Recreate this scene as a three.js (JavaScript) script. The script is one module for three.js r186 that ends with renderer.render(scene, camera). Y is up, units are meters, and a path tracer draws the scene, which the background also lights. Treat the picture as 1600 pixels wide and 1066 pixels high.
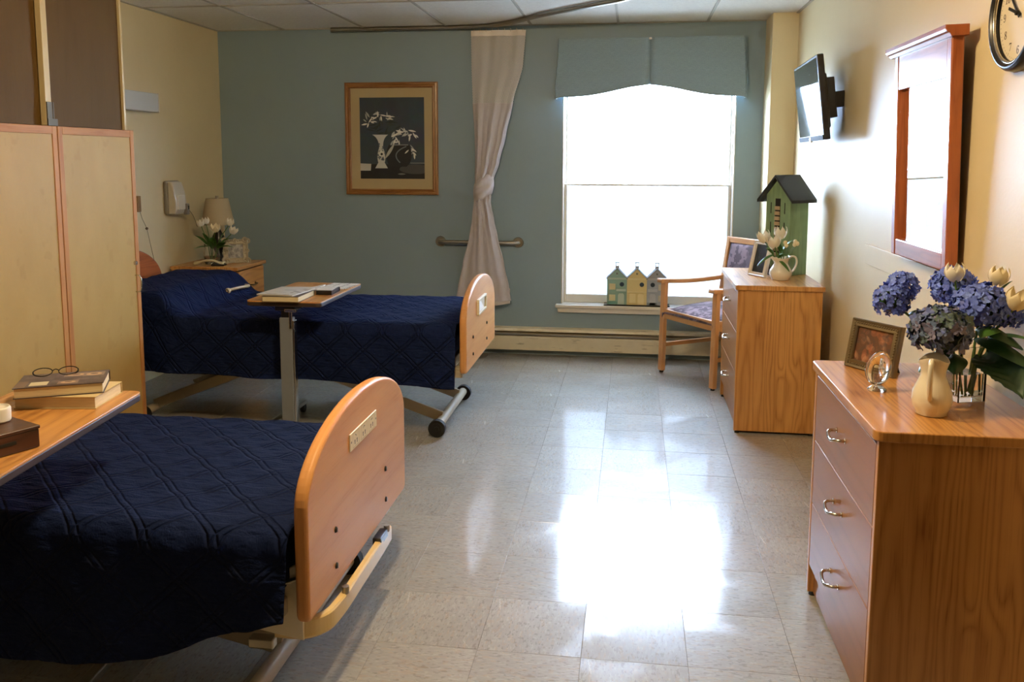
import * as THREE from 'three';
import { RoundedBoxGeometry } from 'three/addons/geometries/RoundedBoxGeometry.js';
import { mergeGeometries, mergeVertices, toCreasedNormals } from 'three/addons/utils/BufferGeometryUtils.js';
import { RectAreaLightUniformsLib } from 'three/addons/lights/RectAreaLightUniformsLib.js';

// ------------------------------------------------------------------ camera, sky, exposure
RectAreaLightUniformsLib.init();
const scene = new THREE.Scene();
const camera = new THREE.PerspectiveCamera(52.37, 1600 / 1318, 0.05, 200);
camera.position.set(0, 1.435, 0);
camera.rotation.set(THREE.MathUtils.degToRad(-6.72), THREE.MathUtils.degToRad(8.0), THREE.MathUtils.degToRad(0.125), 'YXZ');
camera.setViewOffset(1600, 1318, 0, 252, 1600, 1066);      // the picture is the lower part of a taller frame
camera.updateProjectionMatrix();
const renderer = new THREE.WebGLRenderer({ antialias: true });
renderer.toneMapping = THREE.LinearToneMapping;
renderer.toneMappingExposure = 1.0;
renderer.shadowMap.enabled = true;
scene.background = new THREE.Color().setRGB(0.70, 0.93, 1.30);     // bright even overcast sky
scene.backgroundIntensity = 42;

// ------------------------------------------------------------------ helpers
function mulberry(a) { return () => { a = (a + 0x6d2b79f5) | 0; let t = Math.imul(a ^ (a >>> 15), 1 | a); t = (t + Math.imul(t ^ (t >>> 7), 61 | t)) ^ t; return ((t ^ (t >>> 14)) >>> 0) / 4294967296; }; }
const V = (x, y, z) => new THREE.Vector3(x, y, z);
const clamp = (x, a = 0, b = 1) => Math.min(b, Math.max(a, x));
const mix = (a, b, t) => a + (b - a) * t;
const smooth = (a, b, x) => { const t = clamp((x - a) / (b - a)); return t * t * (3 - 2 * t); };
function lerpTable(tb, x) { if (x <= tb[0][0]) return tb[0].slice(1); for (let i = 1; i < tb.length; i++) if (x <= tb[i][0]) { const t = (x - tb[i - 1][0]) / (tb[i][0] - tb[i - 1][0]), s = t * t * (3 - 2 * t); return tb[i].slice(1).map((q, k) => mix(tb[i - 1][k + 1], q, mix(t, s, 0.5))); } return tb[tb.length - 1].slice(1); }
function hash(i, j, s) { let h = Math.imul(i, 374761393) ^ Math.imul(j, 668265263) ^ Math.imul(s, 2246822519); h = Math.imul(h ^ (h >>> 13), 1274126177); return ((h ^ (h >>> 16)) >>> 0) / 4294967296; }
function vnoise(x, y, s = 1, px = 0, py = 0) {
  const i = Math.floor(x), j = Math.floor(y), fx = x - i, fy = y - j, u = fx * fx * (3 - 2 * fx), v = fy * fy * (3 - 2 * fy);
  const w = (q, p) => (p ? ((q % p) + p) % p : q);
  const a = hash(w(i, px), w(j, py), s), b = hash(w(i + 1, px), w(j, py), s), c = hash(w(i, px), w(j + 1, py), s), d = hash(w(i + 1, px), w(j + 1, py), s);
  return mix(mix(a, b, u), mix(c, d, u), v);
}
function fbm(x, y, s, o = 4, px = 0, py = 0) { let a = 0.5, r = 0, f = 1; for (let k = 0; k < o; k++) { r += a * vnoise(x * f, y * f, s + k * 17, px * f, py * f); a *= 0.5; f *= 2; } return r / (1 - Math.pow(0.5, o)); }
// a computed texture of w x h pixels standing for sw x sh metres; fn(u, v) gives [r, g, b] in 0..255
function tex(w, h, sw, sh, fn, srgb = true) {
  const d = new Uint8Array(w * h * 4);
  for (let j = 0; j < h; j++) for (let i = 0; i < w; i++) { const c = fn((i + 0.5) / w, (j + 0.5) / h), o = (j * w + i) * 4, g = typeof c === 'number'; for (let k = 0; k < 3; k++) d[o + k] = clamp(Math.round(g ? c : c[k]), 0, 255); d[o + 3] = 255; }
  const t = new THREE.DataTexture(d, w, h); t.magFilter = THREE.LinearFilter; t.minFilter = THREE.LinearMipmapLinearFilter; t.generateMipmaps = true; t.wrapS = t.wrapT = THREE.RepeatWrapping; t.repeat.set(1 / sw, 1 / sh); if (srgb) t.colorSpace = THREE.SRGBColorSpace; t.needsUpdate = true; return t;
}
function canvasTex(w, h, draw) { const c = document.createElement('canvas'); c.width = w; c.height = h; const g = c.getContext('2d'); draw(g, w, h); const t = new THREE.CanvasTexture(c); t.colorSpace = THREE.SRGBColorSpace; t.magFilter = THREE.LinearFilter; return t; }
const std = (o) => new THREE.MeshStandardMaterial(o);
const phy = (o) => new THREE.MeshPhysicalMaterial(o);
const lin = (r, g, b) => new THREE.Color().setRGB(r, g, b);

const taken = new Map();
function numbered(n) { const k = taken.get(n) ?? 0; taken.set(n, k + 1); return k ? n + '_' + String(k).padStart(3, '0') : n; }
function thing(name, label, category, [x, y, z] = [0, 0, 0], turn = 0, group) { const o = new THREE.Group(); o.name = numbered(name); scene.add(o); o.position.set(x, y, z); o.rotation.y = turn; o.userData = { label, category }; if (group) o.userData.group = group; return o; }
function plainGeo(g) { let q = g.index ? g.toNonIndexed() : g; const r = new THREE.BufferGeometry(); if (!q.attributes.normal) q.computeVertexNormals(); r.setAttribute('position', q.attributes.position); r.setAttribute('normal', q.attributes.normal); r.setAttribute('uv', q.attributes.uv ?? new THREE.BufferAttribute(new Float32Array(q.attributes.position.count * 2), 2)); if (q.attributes.color) r.setAttribute('color', q.attributes.color); return r; }
function merge(list) { list = [].concat(list).map(plainGeo); return list.length === 1 ? list[0] : mergeGeometries(list); }
function part(name, geos, m, parent = scene) { const g = Array.isArray(geos) ? merge(geos) : geos; const o = new THREE.Mesh(g, m); o.name = parent === scene ? numbered(name) : name; o.castShadow = o.receiveShadow = true; parent.add(o); return o; }
function solo(name, label, category, geos, m, group) { const o = part(name, geos, m); o.userData = { label, category }; if (group) o.userData.group = group; return o; }
function struct(name, label, category, geos, m) { const o = part(name, geos, m); o.userData = { label, category, kind: 'structure' }; return o; }
function structGroup(name, label, category) { const o = thing(name, label, category); o.userData.kind = 'structure'; return o; }
function copy(o, label) { const c = o.clone(); c.name = numbered(o.name.replace(/_\d{3}$/, '')); c.userData = { ...o.userData }; if (label) c.userData.label = label; scene.add(c); return c; }
// uv in metres, the texture's v axis along the grain
function metreUV(g, grain = 'y', ou = 0, ov = 0) {
  g = g.index ? g.toNonIndexed() : g; const p = g.attributes.position, uv = new Float32Array(p.count * 2), ax = 'xyz', gi = ax.indexOf(grain), a = V(), b = V(), c = V();
  for (let i = 0; i < p.count; i += 3) {
    a.fromBufferAttribute(p, i); b.fromBufferAttribute(p, i + 1); c.fromBufferAttribute(p, i + 2);
    const n = b.clone().sub(a).cross(c.clone().sub(a)).toArray().map(Math.abs), k = n.indexOf(Math.max(...n));
    let [s, t] = [0, 1, 2].filter((q) => q !== k); if (s === gi) [s, t] = [t, s]; if (t !== gi && s !== gi) { /* end grain */ }
    [a, b, c].forEach((q, j) => { const e = q.toArray(); uv[(i + j) * 2] = e[s] + ou; uv[(i + j) * 2 + 1] = e[t] + ov; });
  }
  g.setAttribute('uv', new THREE.BufferAttribute(uv, 2)); return g;
}
function box(w, h, d, x = 0, y = 0, z = 0, r = 0.003, grain = 'y', ou = 0, ov = 0) { r = Math.min(r, w / 2.05, h / 2.05, d / 2.05); const g = r > 0 ? new RoundedBoxGeometry(w, h, d, 1, r) : new THREE.BoxGeometry(w, h, d); g.translate(x, y, z); return metreUV(g, grain, ou, ov); }
const span = (x0, x1, y0, y1, z0, z1, r, grain, ou, ov) => box(x1 - x0, y1 - y0, z1 - z0, (x0 + x1) / 2, (y0 + y1) / 2, (z0 + z1) / 2, r, grain, ou, ov);
function cyl(r0, r1, h, x = 0, y = 0, z = 0, seg = 24, axis = 'y') { const g = new THREE.CylinderGeometry(r1, r0, h, seg); if (axis === 'x') g.rotateZ(-Math.PI / 2); if (axis === 'z') g.rotateX(Math.PI / 2); g.translate(x, y, z); return g; }
function rod(a, b, r, seg = 12, r2 = r) { const d = b.clone().sub(a), g = new THREE.CylinderGeometry(r2, r, d.length(), seg); g.applyQuaternion(new THREE.Quaternion().setFromUnitVectors(V(0, 1, 0), d.clone().normalize())); const m = a.clone().add(b).multiplyScalar(0.5); g.translate(m.x, m.y, m.z); return g; }
function bar(a, b, w, h, grain = 'y') { const d = b.clone().sub(a), L = d.length(), g = new RoundedBoxGeometry(w, L, h, 1, Math.min(w, h) * 0.18); metreUV(g, 'y'); const m = new THREE.Matrix4(), yv = d.clone().normalize(); let xv = V(0, 1, 0).cross(yv); if (xv.length() < 1e-3) xv = V(1, 0, 0); xv.normalize(); const zv = xv.clone().cross(yv); m.makeBasis(xv, yv, zv); const q = plainGeo(g); q.applyMatrix4(m); const c = a.clone().add(b).multiplyScalar(0.5); q.translate(c.x, c.y, c.z); return q; }
const tube = (pts, r, n = 40, seg = 8, closed = false) => new THREE.TubeGeometry(new THREE.CatmullRomCurve3(pts, closed, 'centripetal'), n, r, seg, closed);
function lathe(pts, seg = 32) { return new THREE.LatheGeometry(pts.map(([r, y]) => new THREE.Vector2(r, y)), seg); }
function extrude(pts, depth, bevel = 0.004, o = {}) { const s = pts instanceof THREE.Shape ? pts : new THREE.Shape(pts.map(([x, y]) => new THREE.Vector2(x, y))); const g = new THREE.ExtrudeGeometry(s, { depth: depth - 2 * bevel, bevelEnabled: bevel > 0, bevelThickness: bevel, bevelSize: bevel, bevelOffset: -bevel, bevelSegments: 2, curveSegments: 16, ...o }); g.translate(0, 0, bevel); return g; }
// a closed cloth or leaf: f(u, v) -> Vector3, thick metres of body behind the face
function sheet(nu, nv, f, thick = 0.004, uvf) {
  const P = [], N = [], n1 = nu + 1, e = 1e-3;
  for (let j = 0; j <= nv; j++) for (let i = 0; i <= nu; i++) { const u = i / nu, v = j / nv; P.push(f(u, v)); const du = f(Math.min(1, u + e), v).sub(f(Math.max(0, u - e), v)), dv = f(u, Math.min(1, v + e)).sub(f(u, Math.max(0, v - e))); const n = du.cross(dv); N.push(n.lengthSq() > 1e-18 ? n.normalize() : V(0, 1, 0)); }
  const pos = [], uv = [], idx = [], M = P.length;
  for (let s = 0; s < (thick ? 2 : 1); s++) for (let k = 0; k < M; k++) { const q = P[k].clone().addScaledVector(N[k], -thick * s); pos.push(q.x, q.y, q.z); const u = (k % n1) / nu, v = Math.floor(k / n1) / nv; const t = uvf ? uvf(u, v) : [u, v]; uv.push(t[0], t[1]); }
  for (let j = 0; j < nv; j++) for (let i = 0; i < nu; i++) { const a = j * n1 + i, b = a + 1, c = a + n1, d = c + 1; idx.push(a, b, d, a, d, c); if (thick) idx.push(M + a, M + d, M + b, M + a, M + c, M + d); }
  if (thick) { const edge = (a, b) => idx.push(a, M + a, b, b, M + a, M + b); for (let i = 0; i < nu; i++) { edge(i, i + 1); edge(nv * n1 + i + 1, nv * n1 + i); } for (let j = 0; j < nv; j++) { edge((j + 1) * n1, j * n1); edge(j * n1 + nu, (j + 1) * n1 + nu); } }
  const g = new THREE.BufferGeometry(); g.setAttribute('position', new THREE.Float32BufferAttribute(pos, 3)); g.setAttribute('uv', new THREE.Float32BufferAttribute(uv, 2)); g.setIndex(idx); g.computeVertexNormals(); return g;
}
function tint(g, c) { g = plainGeo(g); const n = g.attributes.position.count, a = new Float32Array(n * 3); for (let i = 0; i < n; i++) a.set(c, i * 3); g.setAttribute('color', new THREE.BufferAttribute(a, 3)); return g; }
// ------------------------------------------------------------------ materials
const XL = -3.1, XR = 1.045, ZB = -6.2, ZN = 4.2, CH = 2.385;
function oakTex(seed, light, dark, sw = 0.5, sh = 1.0, rings = 9, contrast = 1) {
  return tex(384, 768, sw, sh, (u, v) => {
    const w = fbm(u * 4, v * 1 + 0.3 * fbm(u * 4, v * 4, seed + 5, 2, 4, 4), seed, 3, 4, 1) * rings + 0.5 * fbm(u * 16, v * 2, seed + 9, 2, 16, 2);
    const fr = w - Math.floor(w), line = Math.pow(1 - Math.abs(2 * fr - 1), 2.2) * 0.75;
    const pore = smooth(0.62, 0.9, vnoise(u * 190, v * 14, seed + 3, 190, 14)) * (0.25 + 0.6 * line);
    const broad = fbm(u * 6, v * 2, seed + 31, 3, 6, 2) - 0.5;
    const t = clamp((0.16 + line * 0.55 + pore * 0.5 + broad * 0.45) * contrast);
    return light.map((q, k) => mix(q, dark[k], t));
  });
}
const oak = oakTex(11, [214, 157, 86], [148, 92, 38], 0.5, 1.0, 11);
const beech = oakTex(23, [208, 150, 90], [184, 122, 62], 0.6, 1.2, 3, 0.8);
const darkWood = oakTex(37, [84, 48, 30], [44, 24, 16], 0.3, 0.6, 6);
const cherry = oakTex(41, [176, 96, 48], [124, 58, 26], 0.3, 0.7, 5, 0.9);
const M = {};
M.oak = phy({ map: oak, roughness: 0.42, clearcoat: 0.35, clearcoatRoughness: 0.25 });
M.oakTop = phy({ map: oak, roughness: 0.4, clearcoat: 0.5, clearcoatRoughness: 0.16 });
M.beech = phy({ map: beech, specularIntensity: 0.6, roughness: 0.5, clearcoat: 0.18, clearcoatRoughness: 0.25 });
M.drawer = phy({ map: oakTex(52, [158, 106, 56], [132, 86, 40], 0.5, 1.0, 3, 0.7), roughness: 0.38, specularIntensity: 0.8, clearcoat: 0.15, clearcoatRoughness: 0.22 });
M.darkEdge = std({ color: 0x3a2c26, roughness: 0.5 });
M.darkWood = phy({ map: darkWood, roughness: 0.4, clearcoat: 0.3, clearcoatRoughness: 0.3 });
M.cherry = phy({ map: cherry, roughness: 0.35, clearcoat: 0.6, clearcoatRoughness: 0.2 });
M.chairWood = phy({ map: oakTex(61, [214, 160, 102], [176, 118, 66], 0.3, 0.8, 3, 0.8), roughness: 0.4, clearcoat: 0.3, clearcoatRoughness: 0.3 });
const peel = tex(256, 256, 0.25, 0.25, (u, v) => 255 * fbm(u * 40, v * 40, 71, 3, 40, 40), false);
const wallCream = tex(256, 256, 1.6, 1.6, (u, v) => { const n = (fbm(u * 5, v * 5, 77, 4, 5, 5) - 0.5) * 7; return [222 + n, 205 + n, 164 + n]; });
M.cream = phy({ map: wallCream, bumpMap: peel, bumpScale: 0.00025, roughness: 0.5, clearcoat: 0.1, clearcoatRoughness: 0.34 });
const wallBlue = tex(256, 256, 1.6, 1.6, (u, v) => { const n = (fbm(u * 5, v * 5, 79, 4, 5, 5) - 0.5) * 6; return [146 + n, 168 + n, 178 + n]; });
M.blue = phy({ map: wallBlue, bumpMap: peel, bumpScale: 0.00025, roughness: 0.55, clearcoat: 0.15, clearcoatRoughness: 0.35 });
M.white = phy({ color: 0xe9e4d8, roughness: 0.4, clearcoat: 0.2, clearcoatRoughness: 0.3 });
M.ceilTile = std({ map: tex(256, 256, 0.3, 0.3, (u, v) => { const n = fbm(u * 20, v * 20, 83, 3, 20, 20), p = vnoise(u * 90, v * 90, 85, 90, 90) > 0.9 ? -26 : 0; return [236 + n * 14 + p, 234 + n * 14 + p, 228 + n * 14 + p]; }), roughness: 0.95 });
M.ceilBar = std({ color: 0xb4b0a6, roughness: 0.6 });
const vctMap = tex(1024, 1024, 1.22, 1.22, (u, v) => {
  const cloud = (fbm(u * 7, v * 7, 91, 4, 7, 7) - 0.5) * 20;
  const streak = fbm(u * 60, v * 200, 93, 3, 60, 200), chipD = smooth(0.66, 0.74, fbm(u * 90, v * 230, 95, 2, 90, 230)), chipL = smooth(0.66, 0.74, fbm(u * 80, v * 260, 97, 2, 80, 260)), warm = smooth(0.62, 0.72, fbm(u * 50, v * 150, 99, 2, 50, 150));
  const b = 154 + cloud + (streak - 0.5) * 14 - chipD * 18 + chipL * 9;
  return [b + 2 + warm * 4, b - 1 - warm * 2, b - 9 - warm * 8];
});
const vctRough = tex(1024, 1024, 2.44, 2.44, (() => {
  const buf = new Float32Array(1024 * 1024).fill(0), R = mulberry(5);
  for (let k = 0; k < 420; k++) { let x = R() * 1024, y = R() * 1024, a = R() * 6.283, L = 20 + R() * 150, w = R() < 0.2 ? 2 : 1, s = 0.15 + R() * 0.5; for (let t = 0; t < L; t++) { x += Math.cos(a); y += Math.sin(a); a += (R() - 0.5) * 0.04; for (let q = 0; q < w; q++) { const i = (((y + q) | 0) & 1023) * 1024 + ((x | 0) & 1023); buf[i] = Math.max(buf[i], s); } } }
  return (u, v) => { const s = buf[Math.floor(v * 1024) * 1024 + Math.floor(u * 1024)], n = fbm(u * 6, v * 6, 101, 4, 6, 6), m = smooth(0.58, 0.75, fbm(u * 18, v * 18, 103, 3, 18, 18)); return 255 * clamp(0.25 + 0.35 * (n - 0.4) + m * 0.3 + s * 0.6); };
})(), false);
const vctBump = tex(512, 512, 1.22, 1.22, (u, v) => 255 * clamp(0.7 * fbm(u * 9, v * 9, 107, 3, 9, 9) + 0.3 * fbm(u * 36, v * 30, 109, 2, 36, 30)), false);
M.vct = phy({ map: vctMap, roughness: 0.5, clearcoat: 1, clearcoatRoughness: 0.34, clearcoatRoughnessMap: vctRough, bumpMap: vctBump, bumpScale: 0.00016 });
M.dark = std({ color: 0x17150f, roughness: 0.8 });
M.black = phy({ color: 0x0c0c0d, roughness: 0.35, clearcoat: 0.3, clearcoatRoughness: 0.2 });
M.rubber = std({ color: 0x141414, roughness: 0.65 });
M.chrome = std({ color: 0xcfc8ba, metalness: 1, roughness: 0.2 });
M.steel = std({ color: 0xa9a498, metalness: 1, roughness: 0.36 });
M.beigeMetal = phy({ color: 0xb5a88e, roughness: 0.45, clearcoat: 0.3, clearcoatRoughness: 0.3 });
M.heater = phy({ map: tex(512, 128, 1.4, 0.35, (u, v) => { const n = (fbm(u * 30, v * 6, 113, 3, 30, 6) - 0.5) * 12, scr = smooth(0.72, 0.8, fbm(u * 14, v * 40, 115, 3, 14, 40)) * 46; return [224 + n - scr, 214 + n - scr, 186 + n - scr]; }), roughness: 0.45, clearcoat: 0.2, clearcoatRoughness: 0.3 });
M.glass = phy({ color: 0xffffff, transmission: 1, thickness: 0, roughness: 0, ior: 1.5 });
M.crystal = phy({ color: 0xffffff, transmission: 1, thickness: 0.05, roughness: 0, ior: 1.52 });
M.water = phy({ color: 0xffffff, transmission: 1, thickness: 0.05, roughness: 0, ior: 1.33 });
M.ceramic = phy({ color: 0xe8dfc9, roughness: 0.3, clearcoat: 0.8, clearcoatRoughness: 0.1 });
M.page = std({ map: tex(8, 128, 0.05, 0.03, (u, v) => { const n = vnoise(u * 2, v * 64, 117, 2, 64) * 26; return [226 - n, 210 - n, 172 - n]; }), roughness: 0.85 });

// ------------------------------------------------------------------ the room
{
  // floor: vinyl tiles laid tight on a dark bed
  const fl = structGroup('floor', 'polished beige vinyl tile floor', 'floor');
  part('floor_bed', [span(XL - 0.1, XR + 0.1, -0.12, -0.0045, ZB - 0.2, ZN + 0.1, 0)], std({ color: 0x3a352c, roughness: 0.9 }), fl);
  const T = 0.305, gap = 0.0006, R = mulberry(19), cache = new Map();
  const tileGeo = (w, d, k) => {
    const key = w.toFixed(3) + d.toFixed(3) + k; if (cache.has(key)) return cache.get(key);
    const a = w / 2, b = d / 2, c = 0.0006, lo = -0.0045, rr = mulberry(900 + k), ou = rr() * 3, ov = rr() * 3, turn = rr() < 0.5;
    const ring = (x, z, y) => [V(-x, y, -z), V(x, y, -z), V(x, y, z), V(-x, y, z)], r0 = ring(a - c, b - c, 0), r1 = ring(a, b, -c), r2 = ring(a, b, lo), pos = [], uv = [];
    const tri = (...q) => q.forEach((p) => { pos.push(p.x, p.y, p.z); uv.push(...(turn ? [p.z + ou, p.x + ov] : [p.x + ou, p.z + ov])); });
    tri(r0[0], r0[2], r0[1]); tri(r0[0], r0[3], r0[2]);
    for (const [p, q] of [[r0, r1], [r1, r2]]) for (let i = 0; i < 4; i++) { const j = (i + 1) % 4; tri(p[i], p[j], q[j]); tri(p[i], q[j], q[i]); }
    const g = new THREE.BufferGeometry(); g.setAttribute('position', new THREE.Float32BufferAttribute(pos, 3)); g.setAttribute('uv', new THREE.Float32BufferAttribute(uv, 2)); g.computeVertexNormals(); cache.set(key, g); return g;
  };
  const cuts = (lo, hi, at) => { const c = [lo]; let x = at + Math.ceil((lo - at) / T + 1e-6) * T; for (; x < hi - 1e-6; x += T) c.push(x); c.push(hi); return c; };
  const xs = cuts(XL, XR, -0.125), zs = cuts(ZB, -1.425, -2.34);
  for (let i = 0; i + 1 < xs.length; i++) for (let j = 0; j + 1 < zs.length; j++) {
    const w = xs[i + 1] - xs[i] - gap, d = zs[j + 1] - zs[j] - gap; if (w < 0.02 || d < 0.02) continue;
    const o = part('floor_tile', tileGeo(w, d, Math.floor(R() * 12)), M.vct, fl); o.position.set((xs[i] + xs[i + 1]) / 2, 0, (zs[j] + zs[j + 1]) / 2); o.rotation.set((R() - 0.5) * 0.0028, 0, (R() - 0.5) * 0.0028);
  }
  part('floor_sheet', [span(XL, XR, -0.0045, 0, -1.424, ZN, 0)], M.darkWood, fl);

  // ceiling: lay-in panels in a metal grid
  const ce = structGroup('ceiling', 'white suspended ceiling of lay-in panels', 'ceiling');
  part('ceiling_deck', [span(XL - 0.1, XR + 0.1, CH + 0.04, CH + 0.14, ZB - 0.2, ZN + 0.1, 0)], std({ color: 0x6d675c, roughness: 0.9 }), ce);
  const cx = [XL]; for (let x = -2.572; x < XR - 0.05; x += 0.612) cx.push(x); cx.push(XR);
  const cz = [ZB]; for (let z = -5.19; z < ZN - 0.25; z += 1.22) cz.push(z); cz.push(ZN);
  const pg = new Map();
  for (let i = 0; i + 1 < cx.length; i++) for (let j = 0; j + 1 < cz.length; j++) {
    const w = cx[i + 1] - cx[i] - 0.004, d = cz[j + 1] - cz[j] - 0.004, k = w.toFixed(3) + d.toFixed(3); if (!pg.has(k)) pg.set(k, metreUV(new THREE.BoxGeometry(w, 0.016, d), 'z'));
    part('ceiling_panel', pg.get(k), M.ceilTile, ce).position.set((cx[i] + cx[i + 1]) / 2, CH + 0.0085, (cz[j] + cz[j + 1]) / 2);
  }
  for (const x of cx.slice(1, -1)) part('grid_bar', [span(x - 0.008, x + 0.008, CH - 0.006, CH, ZB, ZN, 0)], M.ceilBar, ce);
  for (const z of cz.slice(1, -1)) part('grid_bar', [span(XL, XR, CH - 0.0065, CH, z - 0.008, z + 0.008, 0)], M.ceilBar, ce);
  for (const g of [span(XL, XL + 0.018, CH - 0.006, CH, ZB, ZN, 0), span(XR - 0.018, XR, CH - 0.006, CH, ZB, ZN, 0), span(XL, XR, CH - 0.006, CH, ZB, ZB + 0.018, 0)]) part('wall_angle', [g], M.ceilBar, ce);

  const top = CH + 0.04;
  struct('wall_left', 'cream painted wall behind the bed heads', 'wall', [span(XL - 0.12, XL, -0.005, top, ZB - 0.2, ZN + 0.1, 0)], M.cream);
  struct('wall_right', 'cream painted wall with mirror and clock', 'wall', [span(XR, XR + 0.12, -0.005, top, ZB - 0.2, ZN + 0.1, 0)], M.cream);
  struct('wall_near', 'brown wood-panelled wall facing the window', 'wall', [span(XL, XR, -0.005, top, ZN, ZN + 0.1, 0)], M.darkWood);
  const wx0 = -0.507, wx1 = 0.702, wy0 = 0.37, wy1 = 2.02;
  struct('wall_back', 'grey blue painted wall around the window', 'wall', [span(XL, wx0, -0.005, top, ZB - 0.2, ZB, 0), span(wx1, XR, -0.005, top, ZB - 0.2, ZB, 0), span(wx0, wx1, -0.005, wy0, ZB - 0.2, ZB, 0), span(wx0, wx1, wy1, top, ZB - 0.2, ZB, 0)], M.blue);
  struct('wall_column', 'narrow cream boxed-out column beside the window', 'column', [span(0.882, XR, 0, CH, ZB, -5.9, 0)], M.cream);

  // window: white double-hung sashes in a deep opening
  const wn = structGroup('window_1', 'bright double-hung window with white frame and deep sill', 'window');
  part('jamb', [span(wx0, wx0 + 0.008, wy0, wy1, ZB - 0.2, ZB - 0.001, 0.002), span(wx1 - 0.008, wx1, wy0, wy1, ZB - 0.2, ZB - 0.001, 0.002), span(wx0, wx1, wy1 - 0.02, wy1, ZB - 0.2, ZB - 0.001, 0.002)], M.white, wn);
  part('sash_track', [span(wx0 + 0.008, wx0 + 0.016, wy0, wy1 - 0.02, ZB - 0.16, ZB - 0.07, 0.002), span(wx1 - 0.016, wx1 - 0.008, wy0, wy1 - 0.02, ZB - 0.16, ZB - 0.07, 0.002)], M.white, wn);
  part('window_sill', [span(-0.545, 0.745, 0.362, 0.385, ZB - 0.005, ZB + 0.055, 0.005), span(wx0, wx1, 0.362, 0.385, ZB - 0.2, ZB + 0.01, 0.002)], M.white, wn);
  part('apron', [extrude([[-0.535, 0.362], [-0.527, 0.325], [0.727, 0.325], [0.735, 0.362]], 0.03, 0.003).translate(0, 0, ZB)], M.white, wn);
  const sash = (n, z, y0, y1, bot) => { const a = wx0 + 0.016, b = wx1 - 0.016, s = 0.014; const o = part(n, [span(a, a + s, y0, y1, z - 0.018, z + 0.018, 0.004), span(b - s, b, y0, y1, z - 0.018, z + 0.018, 0.004), span(a + s, b - s, y0, y0 + bot, z - 0.018, z + 0.018, 0.004), span(a + s, b - s, y1 - 0.013, y1, z - 0.018, z + 0.018, 0.004)], M.white, wn); part('pane', [span(a + s - 0.005, b - s + 0.005, y0 + bot - 0.005, y1 - 0.01, z - 0.002, z + 0.002, 0)], M.glass, o); return o; };
  sash('lower_sash', ZB - 0.095, 0.386, 1.26, 0.06); sash('upper_sash', ZB - 0.135, 1.247, 2.0, 0.013);
  part('insect_screen', [span(wx0 + 0.008, wx1 - 0.008, 0.386, 1.25, ZB - 0.181, ZB - 0.18, 0)], std({ color: 0x2a2a28, transparent: true, opacity: 0.755, roughness: 0.8 }), wn);
  struct('ground', 'pale paved ground outside the window', 'ground', [span(-40, 40, -0.9, -0.8, -80, ZB - 0.6, 0)], std({ color: 0xe2dfd6, roughness: 0.9 }));

  // baseboard heater
  const h = thing('baseboard_heater', 'long cream metal baseboard heater below the window sill', 'heater', [0, 0, ZB]);
  const hx0 = -2.45, hx1 = 0.88;
  part('back_plate', [span(hx0, hx1, 0.03, 0.207, 0, 0.012, 0.001)], M.heater, h);
  part('top_cap', [extrude([[0, 0.207], [0.05, 0.2], [0.056, 0.182], [0.05, 0.18], [0.045, 0.193], [0, 0.2]], hx1 - hx0, 0).rotateY(-Math.PI / 2).translate(hx1, 0, 0)].map((g) => { g.scale(1, 1, 1); return metreUV(g, 'y'); }), M.heater, h);
  part('damper', [span(hx0, hx1, 0.152, 0.164, 0.05, 0.057, 0.001)], M.steel, h);
  part('front_cover', [span(hx0, hx1, 0.042, 0.146, 0.058, 0.066, 0.003, 'y')], M.heater, h);
  part('heating_element', [span(hx0 + 0.05, hx1 - 0.05, 0.06, 0.12, 0.015, 0.05, 0)], M.dark, h);
  for (const x of [hx0, hx1]) part('end_cap', [span(x - 0.006, x + 0.006, 0.0, 0.208, 0, 0.069, 0.003)], M.heater, h);
  struct('door_1', 'dark brown entrance door standing open against the right wall', 'door', [span(XR - 0.05, XR - 0.006, 0.01, 2.05, -1.82, -0.88, 0.003)], M.darkWood);
  // ceiling lamp over the near bed
  const L = thing('ceiling_lamp', 'round opal ceiling lamp over the near bed', 'lamp', [-0.5, CH - 0.006, -2.12]);
  part('canopy', [lathe([[0, 0], [0.15, 0], [0.16, -0.012], [0.155, -0.03], [0, -0.03]])], M.white, L);
  part('globe', [lathe([[0, -0.125], [0.06, -0.12], [0.11, -0.1], [0.14, -0.065], [0.145, -0.03]].map(([r, y]) => [r, y]))], std({ color: 0xffffff, emissive: lin(1, 0.74, 0.42), emissiveIntensity: 4, roughness: 0.4 }), L);
  const pl = new THREE.PointLight(lin(1, 0.75, 0.43), 10); pl.position.set(0, -0.07, 0); pl.shadow.radius = 4.5; pl.castShadow = true; pl.name = 'lamp_light'; L.add(pl);
}
// ------------------------------------------------------------------ beds
const quiltBump = tex(768, 768, 0.19, 0.19, (u, v) => {        // diamonds between double rows of stitching, crinkled cloth
  const k = (q) => { const d = Math.abs(((q % 1) + 1) % 1 - 0.5) * 0.134, g = (e) => Math.exp(-((e / 0.0032) ** 2)); return g(d - 0.009); };
  const st = Math.max(k(u + v), k(u - v)); return 255 * clamp(0.36 + 0.42 * fbm(u * 4, v * 15, 131, 4, 4, 15) + 0.1 * fbm(u * 60, v * 60, 133, 2, 60, 60) - 0.55 * st);
}, false);
M.quilt = phy({ map: tex(256, 256, 0.4, 0.4, (u, v) => { const n = fbm(u * 40, v * 40, 135, 2, 40, 40) * 6 + fbm(u * 6, v * 12, 137, 3, 6, 12) * 4; return [12 + n, 24 + n, 56 + n * 1.4]; }), bumpMap: quiltBump, bumpScale: 0.013, roughness: 0.8, specularIntensity: 0.2 });
M.mattress = phy({ specularIntensity: 0.2, color: 0x232c46, roughness: 0.9 });
M.post = std({ color: 0x858b92, metalness: 0.25, roughness: 0.35 });
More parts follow.
